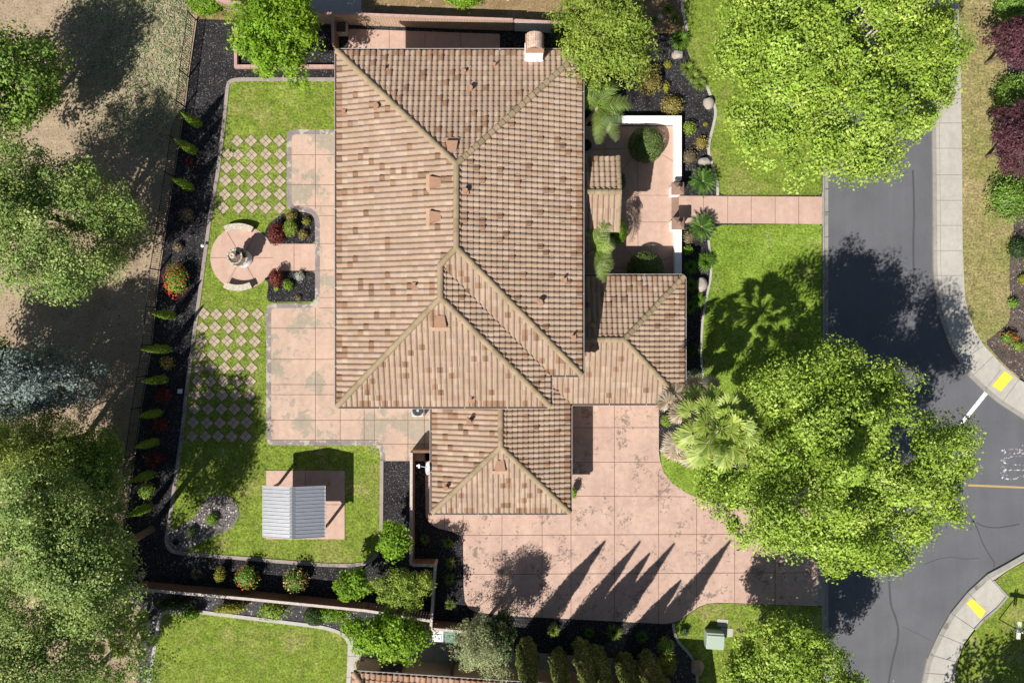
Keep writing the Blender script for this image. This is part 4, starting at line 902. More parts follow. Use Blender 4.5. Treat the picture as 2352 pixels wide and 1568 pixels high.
# ------------------------------------------------------------------ fountain, benches, pavilion
c = P(561, 595); fz = .03; t = thing('fountain', "tiered stone fountain in the middle of the round plaza", 'fountain', (c.x, c.y, fz)); C3 = (c.x, c.y, fz)
def lath(name, prof, mat):
    mb = MB(); mb.lathe(prof, C3, 36); return mb.build(name, mat, t, smooth=True)
lath('base', [(.0, .0), (.5, .0), (.5, .12), (.38, .2), (.34, .7), (.42, .8), (.2, .82), (0, .82)], 'fount_base')
def scallop(name, r, z, depth, mat='stone'):
    mb = MB(); n = 48; prof = [(.12, -depth), (.75, -depth * .55), (1.0, 0), (.98, .05), (.86, .05), (.8, -.02), (.5, -depth * .35), (.1, -depth * .5)]; vs = []; fs = []
    for (q, zz) in prof:
        for k in range(n):
            a = 2 * math.pi * k / n; rr = r * q * (1 + .035 * math.cos(12 * a) * (q > .7)); vs.append((c.x + rr * math.cos(a), c.y + rr * math.sin(a), fz + z + zz))
    for i in range(len(prof) - 1):
        for k in range(n): fs.append((i * n + k, i * n + (k + 1) % n, (i + 1) * n + (k + 1) % n, (i + 1) * n + k))
    mb.add(vs, fs); o = mb.build(name, mat, t, smooth=True)
    m2 = MB(); m2.lathe([(.0, z - .03), (r * .78, z - .03)], C3, 32); m2.build('water', 'stone_dark', o)
    m2 = MB()
    for k in range(12):
        a = k * math.pi / 6; p1 = Vector((c.x + r * .8 * math.cos(a), c.y + r * .8 * math.sin(a), fz + z + .055)); p2 = Vector((c.x + r * 1.02 * math.cos(a), c.y + r * 1.02 * math.sin(a), fz + z + .045)); m2.bar(p1, p2, .035, .012)
    m2.build('rim_groove', 'stone_dark', o)
scallop('lower_bowl', .57, 1.0, .26); scallop('upper_bowl', .44, 1.55, .22)
lath('stem', [(.13, .8), (.09, .95), (.12, 1.05), (.07, 1.3), (.1, 1.5), (.06, 1.6), (.055, 1.8)], 'stone')
lath('finial', [(.06, 1.8), (.15, 1.86), (.17, 1.95), (.15, 2.02), (.07, 2.03), (.05, 1.97), (0, 1.97)], 'stone')
def bench(label, a0, a1):
    fx, fy = FC; ctr = P(fx - 4, fy); mid = P(fx - 4 + 70 * math.cos((a0 + a1) / 2), fy - 70 * math.sin((a0 + a1) / 2)); t = thing('stone_bench', label, 'bench', (mid.x, mid.y, 0)); r0, r1 = 63 * S, 77 * S
    def arc(mb, a0, a1, r0, r1, z0, z1, n=14):
        pts = [(ctr.x + r0 * math.cos(a0 + (a1 - a0) * i / n), ctr.y + r0 * math.sin(a0 + (a1 - a0) * i / n)) for i in range(n + 1)] + [(ctr.x + r1 * math.cos(a1 - (a1 - a0) * i / n), ctr.y + r1 * math.sin(a1 - (a1 - a0) * i / n)) for i in range(n + 1)]
        vs = [(x, y, z) for z in (z0, z1) for x, y in pts]; m = 2 * n + 2; fs = [(i, (i + 1) % m, m + (i + 1) % m, m + i) for i in range(m)]
        for i in range(n): fs += [(m + i, m + i + 1, m + m - 2 - i, m + m - 1 - i), (i + 1, i, m - 1 - i, m - 2 - i)]
        mb.add(vs, fs)
    mb = MB(); arc(mb, a0, a1, r0, r1, .36, .46); mb.build('seat', 'stone', t, bevel=.012)
    for f in (.12, .5, .88):
        a = a0 + (a1 - a0) * f; mb = MB(); arc(mb, a - .07, a + .07, r0 + .05, r1 - .05, -.02, .36, 3); mb.build('leg', 'stone', t)
bench("curved stone bench on the north rim of the fountain plaza", R(62), R(115)); bench("curved stone bench on the south rim of the fountain plaza", R(-116), R(-65))
# metal roofed pavilion
zp, zq = 2.15, 2.6; w_ = P(604, 1115, zp); e_ = P(747, 1232, zp); gx = P(671.5, 0, zq).x; y0, y1 = e_.y, w_.y
t = thing('pavilion', "open timber pavilion with grey ribbed metal gable roof on a pink slab", 'pavilion', ((w_.x + e_.x) / 2, (y0 + y1) / 2, .05))
for sgn, x0 in ((-1, w_.x), (1, e_.x)):
    mb = MB(); n = 14; dx = gx - x0; L = math.hypot(dx, zq - zp); sl_ = Vector((dx, 0, zq - zp)) / L; nr = Vector((-(zq - zp) * (1 if dx > 0 else -1), 0, abs(dx))) / L
    mb.add([(x0, y0, zp), (gx, y0, zq), (gx, y1, zq), (x0, y1, zp)], [(0, 1, 2, 3)]); mb.add([Vector(q) - nr * .02 for q in ((x0, y0, zp), (gx, y0, zq), (gx, y1, zq), (x0, y1, zp))], [(3, 2, 1, 0)])
    for i in range(n + 1):
        y = y0 + (y1 - y0) * i / n; A = Vector((x0, y, zp)); B = Vector((gx, y, zq)); 
        mb.bar(A + nr * .014, B + nr * .014, .03, .03)
        if i < n:
            for q in (.35, .65): mb.bar(A + Vector((0, (y1 - y0) / n * q, 0)) + nr * .003, B + Vector((0, (y1 - y0) / n * q, 0)) + nr * .003, .02, .008)
    mb.build('roof_panel', 'metal', t)
    mb = MB(); mb.bar((x0, y0, zp - .02), (x0, y1, zp - .02), .03, .08); mb.build('eave_trim', 'steel', t)
mb = MB(); mb.add([(gx - .16, y0 - .01, zq - .035), (gx, y0 - .01, zq + .045), (gx + .16, y0 - .01, zq - .035), (gx - .16, y1 + .01, zq - .035), (gx, y1 + .01, zq + .045), (gx + .16, y1 + .01, zq - .035)], [(0, 3, 4, 1), (1, 4, 5, 2)]); mb.build('ridge_flashing', 'metal', t)
px = (w_.x + .3, e_.x - .3); py = (y0 + .25, y1 - .25)
for x in px:
    for y in py:
        mb = MB(); mb.box((x, y, 1.08), (.13, .13, 2.1)); mb.build('post', 'wood', t, bevel=.01)
        for (ax, sg) in ((0, 1 if x < gx else -1), (1, 1 if y < (y0 + y1) / 2 else -1)):
            mb = MB(); pts = []
            for i in range(7):
                q = i / 6 * math.pi / 2; dd = .55 * (1 - math.cos(q)); zz = 1.45 + .6 * math.sin(q); pts.append(Vector((x + (sg * dd if ax == 0 else 0), y + (sg * dd if ax else 0), zz)))
            for a, b in zip(pts[:-1], pts[1:]): mb.bar(a, b, .05, .12)
            mb.build('brace', 'wood', t)
    mb = MB(); mb.bar((x, y0 + .05, 2.1), (x, y1 - .05, 2.1), .1, .18); mb.build('beam', 'wood', t)
for y in py:
    mb = MB(); mb.bar((px[0] - .1, y, 2.06), (px[1] + .1, y, 2.06), .1, .16); mb.build('beam', 'wood', t)
    mb = MB(); mb.add([(w_.x + .2, y, zp + .02), (e_.x - .2, y, zp + .02), (gx, y, zq - .05), (w_.x + .2, y + .03, zp + .02), (e_.x - .2, y + .03, zp + .02), (gx, y + .03, zq - .05)], [(0, 1, 2), (5, 4, 3), (0, 3, 4, 1), (1, 4, 5, 2), (2, 5, 3, 0)]); mb.build('gable_board', 'wood', t)

# ------------------------------------------------------------------ small things
c = P(963, 940); t = thing('air_conditioner', "grey air conditioning unit under the south eave on the back patio", 'air conditioner', (c.x, c.y, .02)); mb = MB(); mb.box((c.x, c.y, .38), (.72, .72, .74)); mb.build('cabinet', 'steel', t, bevel=.06)
mb = MB(); mb.lathe([(.31, .752), (.31, .765), (.28, .765), (.28, .755), (0, .755)], (c.x, c.y, 0), 24); mb.build('fan_well', 'black', t)
mb = MB(); mb.lathe([(0, .79), (.08, .79), (.08, .755)], (c.x, c.y, 0), 16); 
for r in (.14, .2, .26): mb.tube([(c.x + r * math.cos(a * .2618), c.y + r * math.sin(a * .2618), .775) for a in range(25)], [.006] * 25, 4)
mb.build('fan_grille', 'steel', t)
# dish
c = P(984, 1075, 2.55); t = thing('satellite_dish', "pale satellite dish on an arm at the garage eave facing west", 'satellite dish', (c.x + .5, c.y, 2.4))
ax = Vector((-.83, .05, .42)).normalized(); xx = ax.cross(Vector((0, 0, 1))).normalized(); yy = xx.cross(ax); mb = MB(); vs = []; fs = []; n = 28
for i in range(6):
    q = i / 5
    for k in range(n): a = 2 * math.pi * k / n; vs.append(c + xx * (.36 * q * math.cos(a)) + yy * (.33 * q * math.sin(a)) + ax * (.11 * q * q - .05))
for i in range(5):
    for k in range(n): fs.append((i * n + k, i * n + (k + 1) % n, (i + 1) * n + (k + 1) % n, (i + 1) * n + k))
mb.add(vs, fs); o = mb.build('reflector', 'plastic_grey', t, smooth=True); md = o.modifiers.new('thick', 'SOLIDIFY'); md.thickness = .02
lnb = P(962.5, 1070, 2.55); mb = MB(); mb.tube([c - yy * .25 - ax * .03, (c + lnb) / 2 - Vector((0, 0, .08)), lnb - Vector((0, 0, .02))], [.018, .018, .018], 6); mb.build('arm', 'plastic_grey', t)
mb = MB(); mb.box(lnb, (.1, .22, .09)); mb.box(lnb + Vector((-.09, .03, .0)), (.1, .1, .1)); mb.build('receiver', 'white', t, bevel=.02)
mb = MB(); mb.tube([c - ax * .05, c + Vector((.2, 0, -.1)), c + Vector((.42, .0, -.22))], [.025, .025, .025], 6); mb.build('mount', 'steel', t)
# bins
def bin_(label, u, v, lid, body):
    z = 1.03; c = P(u, v, z); t = thing('wheeled_bin', label, 'bin', (c.x, c.y, .02)); mb = MB(); mb.box((c.x, c.y, .52), (.56, .62, .94), top=1.12); mb.build('body', body, t, bevel=.03)
    mb = MB(); mb.box((c.x, c.y, 1.02), (.68, .74, .07), top=.92); mb.box((c.x, c.y - .05, 1.07), (.4, .4, .04)); mb.build('lid', lid, t, bevel=.025)
    mb = MB(); mb.bar((c.x - .22, c.y + .38, 1.0), (c.x + .22, c.y + .38, 1.0), .04, .04); mb.build('handle', lid, t)
    for s in (-1, 1): mb = MB(); mb.tube([(c.x + s * .3 - .03, c.y + .3, .14), (c.x + s * .3 + .03, c.y + .3, .14)], [.13, .13], 14); mb.build('wheel', 'black', t)
bin_("pale grey wheeled bin behind the red brown fence", 1006, 1461, 'plastic_grey', 'plastic_grey'); bin_("green lidded dark blue wheeled bin beside the olive tree", 1034, 1464, 'plastic_green', 'plastic_blue')
# utility cabinet
c = P(1643, 1472, .7); t = thing('utility_cabinet', "pale green utility cabinet standing on the corner lawn", 'utility box', (c.x, c.y, 0), rz=0); mb = MB(); mb.box((c.x, c.y, .33), (1.0, .92, .7), R(-4)); mb.build('body', 'box_green', t, bevel=.04)
mb = MB(); mb.box((c.x, c.y - .06, .71), (1.03, .8, .07), R(-4)); mb.build('lid', 'box_green', t, bevel=.03); mb = MB(); mb.box((c.x, c.y, .0), (1.0, .95, .1), R(-4)); mb.build('pad', 'walk', t)
for lab, u, v, w, h in (("upper pale concrete slab in the corner lawn beside the utility cabinet", 1659.5, 1429, 25, 17), ("lower pale concrete slab in the corner lawn behind the utility cabinet", 1669, 1451, 28, 20)):
    c = P(u, v); mb = MB(); mb.box((c.x, c.y, .02), (w * S, h * S, .06), R(-4)); tag(mb.build('concrete_slab', 'walk', bevel=.02), lab, 'slab')
# street sign
c = P(2294.6, 1421); t = thing('street_sign', "street name sign post with crossed blade signs on the corner verge", 'sign', (c.x, c.y, 0)); mb = MB(); mb.tube([(c.x, c.y, -.05), (c.x, c.y, 2.1)], [.03, .03], 8); mb.build('post', 'iron', t)
for dx in (-.055, .055): mb = MB(); mb.box((c.x + dx, c.y, 1.82), (.016, .98, .17), R(-5)); mb.build('name_blade', 'white', t, bevel=.003)
for dy in (-.055, .055): mb = MB(); mb.box((c.x, c.y + dy, 1.98), (.86, .016, .17), R(-8)); mb.build('name_blade', 'steel', t, bevel=.003)
mb = MB(); mb.lathe([(0, 2.1), (.05, 2.1), (.05, 2.16), (0, 2.18)], (c.x, c.y, 0), 10); mb.build('cap', 'steel', t)
# drain, valve box, path lights
for lab, u, v in (("small white path light on the kerb beside the fountain plaza", 470, 566), ("small dark path light between the plaza and the lower red bush", 616, 642)):
    c = P(u, v); t = thing('path_light', lab, 'garden light', (c.x, c.y, 0)); mb = MB(); mb.tube([(c.x, c.y, -.03), (c.x, c.y, .3)], [.015, .015], 6); mb.build('stake', 'iron', t); mb = MB(); mb.lathe([(.0, .42), (.1, .34), (.09, .33), (.04, .3)], (c.x, c.y, 0), 12); mb.build('lamp_head', 'white' if u < 500 else 'iron', t)
c = P(414, 898); mb = MB(); mb.box((c.x, c.y, .04), (.26, .26, .1)); tag(mb.build('valve_box', 'plastic_grey', bevel=.015), "small pale valve box on black mulch beside the lawn kerb", "valve box")
c = P(405, 1244); mb = MB(); mb.lathe([(.16, -.02), (.16, .1), (.13, .1), (.13, .03), (0, .03)], (c.x, c.y, 0), 18); tag(mb.build('drain_pipe', 'black', smooth=False), "open black drain pipe end in the pebble bed corner", "drain")
c = P(788, 70); t = thing('crate', "small weathered wire crate beside the north patio corner", 'crate', (c.x, c.y, 0)); mb = MB()
for s in (-1, 1): mb.box((c.x + s * .3, c.y, .3), (.05, .68, .6)); mb.box((c.x, c.y + s * .34, .3), (.55, .05, .6))
mb.build('frame', 'stone', t); mb = MB(); mb.box((c.x, c.y, .22), (.55, .62, .4)); mb.build('filling', 'bark', t)
c = P(1344, 338); mb = MB(); mb.lathe([(.2, 0), (.3, .25), (.34, .5), (.29, .5), (.27, .42), (0, .4)], (c.x, c.y, .02), 24); tag(mb.build('planter_pot', 'iron', smooth=True), "black round planter pot against the house wall in the court", "pot")

# boulders
def boulder(label, u, v, r, mat, rv=None, h=.45, seed=0):
    c = P(u, v, h * .5); bm = bmesh.new(); bmesh.ops.create_icosphere(bm, subdivisions=4, radius=1); rx = r * S; ry = (rv or r) * S; rng = random.Random(seed); qs = [(Vector((rng.gauss(0, 1), rng.gauss(0, 1), rng.gauss(0, 1))).normalized(), rng.uniform(.72, .95)) for _ in range(11)]
    for vv in bm.verts:
        p = vv.co.copy()
        for q, lim in qs:
            k = p.dot(q)
            if k > lim: p -= q * (k - lim) * .85
        vv.co = Vector((c.x + p.x * rx, c.y + p.y * ry, h * .35 + p.z * h * .62))
    me = bpy.data.meshes.new('boulder'); bm.to_mesh(me); bm.free(); o = link('boulder', me, None, [mat]); tag(o, label, 'boulder', 'landscape boulders'); return o
boulder("grey boulder between the fountain grass and the long grass clump", 1557, 125, 14, 'boulder', 12, .5, 1)
boulder("pale boulder at the big plane tree's west edge beside the curved kerb", 1628, 236, 13, 'boulder', 15, .5, 2)
boulder("brown boulder just north of the upper sago palm", 1619, 370, 15, 'boulder', 10, .5, 3)
boulder("grey brown boulder between strappy clumps along the front lawn", 1613, 654, 13, 'boulder', 18, .55, 4)
boulder("reddish boulder beside the gravel at the corner lawn", 1602, 1533, 17, 'boulder_red', 18, .7, 5)
boulder("low grey rock beside the small grass clump near the top edge", 1519, 40, 9, 'boulder', 8, .3, 6)

# stepping stones: diamonds of four pavers
def paver_mesh():
    mb = MB(); q = .172
    for i in (-1, 1):
        for j in (-1, 1): mb.box((i * q / 2 * 1.06, j * q / 2 * 1.06, 0), (q, q, .05), top=.97)
    mb2 = MB(); mb2.box((0, 0, -.012), (.40, .40, .02), mi=1); mb.add(mb2.v, mb2.f, 1)
    me = bpy.data.meshes.new('stepping_stone'); me.from_pydata(mb.v, [], mb.f); me.polygons.foreach_set('material_index', mb.m); me.materials.append(MT['paver']); me.materials.append(MT['mulch_brown']); return me
pm = paver_mesh()
def stones(rows, label, group):
    for (v, us) in rows:
        for u in us:
            o = bpy.data.objects.new('stepping_stone', pm); COL.objects.link(o); p = P(u + random.uniform(-1, 1), v + random.uniform(-1, 1)); o.location = (p.x, p.y, .018); o.rotation_euler = (0, 0, R(45 + random.uniform(-4, 4))); k = random.uniform(1.4, 1.52); o.scale = (k, k, 1)
            tag(o, label, 'stepping stone', group)
stones([(324, (546, 577, 610, 642)), (355, (524, 548, 578, 611, 643)), (385.5, (521, 549, 579, 611, 643)), (415.5, (518, 548, 579, 611, 643)), (446.5, (516, 548, 578, 611, 643)), (477, (514, 548, 578, 611, 643))], "diamond stone of four pavers in the lawn checkerboard north of the fountain", 'stepping stones north of the fountain')
sr = []
for i, v in enumerate((721, 752, 783, 815, 845.5, 875.5, 906.5, 938, 970, 1001)):
    s0 = -26 * i / 9; sr.append((v, [468 + s0, 498 + s0, 528 + s0, 559.5 + s0, 591 + s0]))
stones(sr, "diamond stone of four pavers in the lawn checkerboard south of the fountain", 'stepping stones south of the fountain')

# ------------------------------------------------------------------ trees
OUT_N = [(1650, -140), (1660, 0), (1678, 60), (1650, 120), (1642, 200), (1668, 255), (1690, 300), (1700, 352), (1765, 392), (1785, 412), (1858, 440), (1905, 410), (1958, 430), (1998, 390), (2055, 400), (2072, 345), (2102, 322), (2132, 282), (2175, 218), (2205, 130), (2205, 0), (2210, -140)]
OUT_S = [(1905, 790), (1975, 808), (1990, 850), (2035, 850), (2105, 860), (2130, 905), (2115, 935), (2170, 955), (2232, 980), (2225, 1020), (2240, 1080), (2205, 1115), (2210, 1185), (2120, 1225), (2125, 1295), (2095, 1330), (2040, 1325), (2010, 1335), (1990, 1310), (1905, 1315), (1880, 1270), (1840, 1275), (1780, 1255), (1700, 1240), (1668, 1195), (1615, 1145), (1590, 1100), (1650, 1070), (1745, 1050), (1765, 990), (1745, 920), (1718, 880), (1745, 838), (1800, 823), (1850, 838), (1875, 800)]
OUT_C = [(1640, 1700), (1668, 1600), (1675, 1540), (1684, 1475), (1715, 1450), (1770, 1402), (1800, 1425), (1860, 1442), (1900, 1474), (1938, 1502), (1940, 1530), (1980, 1552), (1990, 1700)]
OUT_B = [(-60, 315), (60, 315), (90, 340), (135, 365), (215, 372), (246, 425), (284, 440), (325, 465), (328, 519), (325, 565), (302, 606), (282, 642), (213, 680), (138, 692), (95, 700), (50, 684), (-60, 690)]
tree('plane_tree', "huge bright plane tree over the road at the top of the picture", 1925, 150, 7.6, 325, 318, 3.6, 'l_plane', 'bark_pale', 11, 900, .72, 215, .132, .26, low=-.1, shell=.62, lobes=.1, nl=46, outline=OUT_N, holes=.3, hfreq=.6, wave=2.0, inner=.1, up=.25)
tree('plane_tree', "broad bright plane tree between the driveway and the road", 1915, 1062, 7.2, 370, 320, 3.4, 'l_plane', 'bark_pale', 12, 1050, .72, 205, .132, .24, low=-.1, shell=.45, lobes=.1, nl=46, outline=OUT_S, holes=.22, hfreq=.55, wave=2.8, inner=.12, up=.25)
tree('plane_tree', "young plane tree on the corner lawn near the utility cabinet", 1825, 1560, 4.8, 185, 175, 2.4, 'l_plane', 'bark_pale', 13, 420, .6, 160, .13, .15, lobes=.1, outline=OUT_C, holes=.25, hfreq=.7, wave=1.7, up=.25)
tree('street_tree', "leafy tree beyond the picture corner shading the verge by the street sign", 2370, 1850, 5.5, 170, 170, 2.6, 'l_oak2', 'bark', 14, 160, .8, 80, .2, .18)
tree('oak_tree', "bright green oak at the upper left edge of the dry field", -15, 190, 4.6, 158, 140, 3.2, 'l_oak2', 'bark', 15, 330, .75, 105, .15, .2, low=-.85, holes=.34)
tree('oak_tree', "largest grey green oak left of the fountain in the dry field", 120, 500, 5.0, 225, 215, 3.6, 'l_oak', 'bark', 16, 720, .7, 135, .115, .25, lobes=.1, low=-.85, holes=.2, outline=OUT_B, shell=.5, wave=2.2, hfreq=.6)
tree('blue_cedar', "blue grey conifer below the large oak in the field", 62, 880, 4.4, 170, 100, 3.2, 'l_blue', 'bark', 17, 260, .65, 110, .13, .18, lobes=.3, low=-.85, holes=.4)
tree('conifer', "yellow green conifer at the left edge below the blue one", 70, 1030, 5.4, 140, 95, 4.0, 'l_conifer', 'bark', 18, 290, .6, 120, .13, .18, lobes=.3, aspect=.3, low=-.85)
tree('oak_tree', "smaller shaded oak right of the yellow green conifer", 188, 1075, 3.6, 92, 95, 2.6, 'l_oak2', 'bark', 31, 230, .6, 110, .12, .16, low=-.8, lobes=.25)
tree('oak_tree', "dark green oak casting shade on the lower stepping stones", 105, 1195, 6.2, 160, 150, 3.8, 'l_oak', 'bark', 19, 420, .7, 130, .115, .22, lobes=.2, low=-.85, holes=.38, wave=2.2, hfreq=.6)
tree('oak_tree', "tall oak beside the pebble bed end of the iron fence", 185, 1300, 7.6, 140, 145, 3.0, 'l_oak', 'bark', 32, 360, .7, 130, .115, .22, low=-.6, lobes=.25, holes=.42, wave=1.6, hfreq=.6)
tree('oak_tree', "oak added at the left picture edge to shade the dirt by the blue grey conifer", -92, 880, 5.0, 130, 140, 3.0, 'l_oak2', 'bark', 33, 230, .75, 105, .15, .2, low=-.85)  # added tree: stands here for the shade it throws on the field dirt
tree('oak_tree', "spreading oak filling the lower left corner over the fan palms", 110, 1470, 4.4, 225, 190, 2.8, 'l_oak', 'bark', 20, 520, .75, 120, .115, .22, lobes=.25, low=-.5, holes=.28, wave=2.2, hfreq=.6)
tree('garden_tree', "bright spring green tree in the planter at the house's north west corner", 640, 82, 4.2, 118, 108, 2.2, 'l_bright', 'bark', 21, 210, .55, 95, .15, .13, lobes=.28, aspect=.5)
tree('garden_tree', "tall lime green feathery tree between the chimney and the front bed", 1378, 72, 5.4, 118, 150, 2.7, 'l_lime', 'bark', 22, 240, .6, 110, .15, .15, lobes=.25, aspect=.4)
tree('olive_tree', "grey green olive tree at the driveway's south edge over the bins", 1108, 1478, 3.3, 76, 76, 2.3, 'l_olive', 'bark', 23, 210, .4, 90, .1, .12, lobes=.3, aspect=.3, low=-.8)
tree('evergreen_tree', "dark evergreen tree behind the olive tree beside the cypresses", 1150, 1455, 3.0, 42, 58, 1.5, 'l_dark', 'bark', 24, 70, .45, 80, .13, .1)
tree('citrus_tree', "round citrus tree beside the dish bed fence", 906, 1238, 2.0, 44, 44, 1.0, 'l_bright', 'bark', 25, 60, .38, 85, .13, .07, base_z=0)
tree('citrus_tree', "round citrus tree between the peach rose and the larger tree", 808, 1340, 2.0, 43, 46, 1.0, 'l_bright', 'bark', 26, 60, .38, 85, .13, .07)
tree('garden_tree', "larger lime green tree inside the backyard fence corner", 926, 1352, 2.6, 72, 58, 1.2, 'l_lime', 'bark', 27, 110, .42, 90, .12, .09, lobes=.25, aspect=.4)
tree('garden_tree', "large green tree outside the fence corner left of the bins", 892, 1458, 3.2, 98, 62, 1.5, 'l_bright', 'bark', 28, 130, .5, 90, .14, .12, lobes=.25)
tree('plum_tree', "upper purple plum tree at the right picture edge", 2340, 102, 3.0, 82, 76, 1.5, 'l_purple', 'bark', 29, 110, .5, 95, .14, .1, lobes=.25, aspect=.45)
tree('plum_tree', "lower purple plum tree at the right picture edge", 2342, 330, 3.0, 84, 82, 1.5, 'l_purple', 'bark', 30, 120, .5, 95, .14, .1, lobes=.25, aspect=.45)

# feather palms by the house wall
def feather_palm(label, u, v, z, base, seed, fr, trunk_r=.11):
    c = P(u, v, z); b = Vector(base); t = thing('feather_palm', label, 'palm', (b.x, b.y, 0)); rng = np.random.default_rng(seed)
    mb = MB(); mb.tube([b, b.lerp(c, .5), c], [trunk_r * 1.3, trunk_r, trunk_r * .9], 10); mb.build('trunk', 'bark_palm', t, smooth=True)
    for (ang, L, rise) in fr:
        a = R(ang); d = Vector((math.cos(a), math.sin(a), 0)); n = 27; pts = []
        for i in range(n + 1): s = i / n; pts.append(c + d * (L * s) + Vector((0, 0, rise * math.sin(s * math.pi * .62) * L - .55 * L * s ** 2.4)))
        Vs = []; side = Vector((-d.y, d.x, 0)); Fs = []; rn = []
        for i in range(2, n + 1):
            s = i / n; tg = (pts[i] - pts[i - 1]).normalized(); ll = .46 * math.sin(math.pi * (.12 + .83 * s)) ** .7 + .06
            for sg in (-1, 1):
                q = (side * sg * .85 + tg * .55 + Vector((0, 0, rng.uniform(-.3, .12)))).normalized() * ll * rng.uniform(.85, 1.12); w = tg * .019; p = pts[i]; o = len(Vs)
                mid = p + q * .55; tip = p + q - Vector((0, 0, .3 * ll)); Vs += [p - w, p + w, mid + w, mid - w, tip + w * .2, tip - w * .2]; Fs += [(o, o + 1, o + 2, o + 3), (o + 3, o + 2, o + 4, o + 5)]; k = rng.uniform(0, .7) + .3 * s; rn += [k, min(1, k + .2 * s)]
        f = npmesh('frond', np.array([tuple(x) for x in Vs]), np.array(Fs), ['l_palm'], t, np.array(rn)); m2 = MB(); m2.tube(pts, [.022 * (1 - .75 * i / n) for i in range(n + 1)], 5); m2.build('stalk', 'l_grass', f)
b = ((1346 - 1176) * S, (784 - 345) * S, 0)
feather_palm("feather palm with eight fronds against the house wall north of the porch", 1374, 247, 4.6, (xE + .25, 12.2, 0), 61, [(168, 1.75, .5), (108, 1.75, .5), (55, 1.7, .55), (5, 1.9, .5), (-22, 1.5, .4), (-58, 1.95, .5), (-88, 1.8, .4), (140, 1.2, .7)])
feather_palm("feather palm with fronds over the porch roof's south end", 1366, 572, 4.0, (xE + .25, 4.6, 0), 62, [(66, 2.0, .55), (100, 1.4, .6), (20, 1.15, .5), (-5, .95, .6), (-50, 1.4, .5), (-72, 1.8, .5)])

# fan palms
def fan_palm(label, u, v, z, base, seed, nf, L0, skirt=0, mat='l_fan', rb=.2):
    c = P(u, v, z); b = Vector(base); t = thing('fan_palm', label, 'palm', (b.x, b.y, 0)); rng = np.random.default_rng(seed)
    mb = MB(); m = b.lerp(c, .5); mb.tube([b - Vector((0, 0, .05)), b + Vector((0, 0, .3)), m, c - Vector((0, 0, .1))], [rb * 1.5, rb * 1.1, rb, rb * .9], 12); mb.build('trunk', 'bark_palm', t, smooth=True)
    def frond(a, el, L, fan, mat_, droop, nm):
        d = Vector((math.cos(a) * math.cos(el), math.sin(a) * math.cos(el), math.sin(el))); h = c + d * L + Vector((0, 0, -.25 * L * L * droop)); side = Vector((-math.sin(a), math.cos(a), 0)); fw = (d - Vector((0, 0, .5 * droop * L))).normalized(); nrm = side.cross(fw)
        if nrm.z < 0: nrm = -nrm
        Vs = []; Fs = []; rn = []; n = 19
        for i in range(n):
            q = -1.95 + 3.9 * i / (n - 1); dr = fw * math.cos(q) + side * math.sin(q); l = fan * (.72 + .28 * math.cos(q)) * rng.uniform(.9, 1.06); w = Vector(dr).cross(nrm).normalized() * fan * .085; fold = nrm * (.03 if i % 2 else -.02)
            p1 = h + dr * l * .12 + nrm * .02; p2 = h + dr * l * .62 - nrm * .03 + fold; p3 = h + dr * l - Vector((0, 0, .16 * l * (1 + droop))); o = len(Vs)
            Vs += [p1 - w * .25, p1 + w * .25, p2 + w, p2 - w, p3 + w * .08, p3 - w * .08]; Fs += [(o, o + 1, o + 2, o + 3), (o + 3, o + 2, o + 4, o + 5)]; k = rng.uniform(.1, .9); rn += [k, min(1, k + .15)]
        f = npmesh(nm, np.array([tuple(x) for x in Vs]), np.array(Fs), [mat_], t, np.array(rn)); m2 = MB(); m2.tube([c, c.lerp(h, .5) + Vector((0, 0, .04)), h], [.03, .022, .014], 5, r=.8); m2.build('stalk', mat_, f)
    for i in range(nf):
        a = i * 2.39996 + rng.uniform(-.2, .2); s = (i + .5) / nf; el = R(78 - 95 * s) ; frond(a, el, L0 * (.55 + .5 * s) * rng.uniform(.85, 1.1), L0 * .47 * rng.uniform(.85, 1.15), mat, .25 + .45 * s, 'frond')
    for i in range(skirt):
        a = rng.uniform(1.6, 4.4); frond(a, R(rng.uniform(-40, -8)), L0 * rng.uniform(.8, 1.5), L0 * .45, 'l_dead', .6, 'dead_frond')
fan_palm("tall fan palm with a brown skirt of dead fronds beside the front wing", 1657, 985, 8.6, P(1572, 948), 71, 28, 1.75, 22)
fan_palm("fan palm at the edge of the lower left oak beside the gravel", 300, 1462, 2.6, P(306, 1455), 72, 16, 1.15, 0, rb=.16)
fan_palm("fan palm under the lower left oak near the bottom picture edge", 215, 1545, 3.0, P(230, 1530), 73, 14, 1.1, 0, rb=.16)

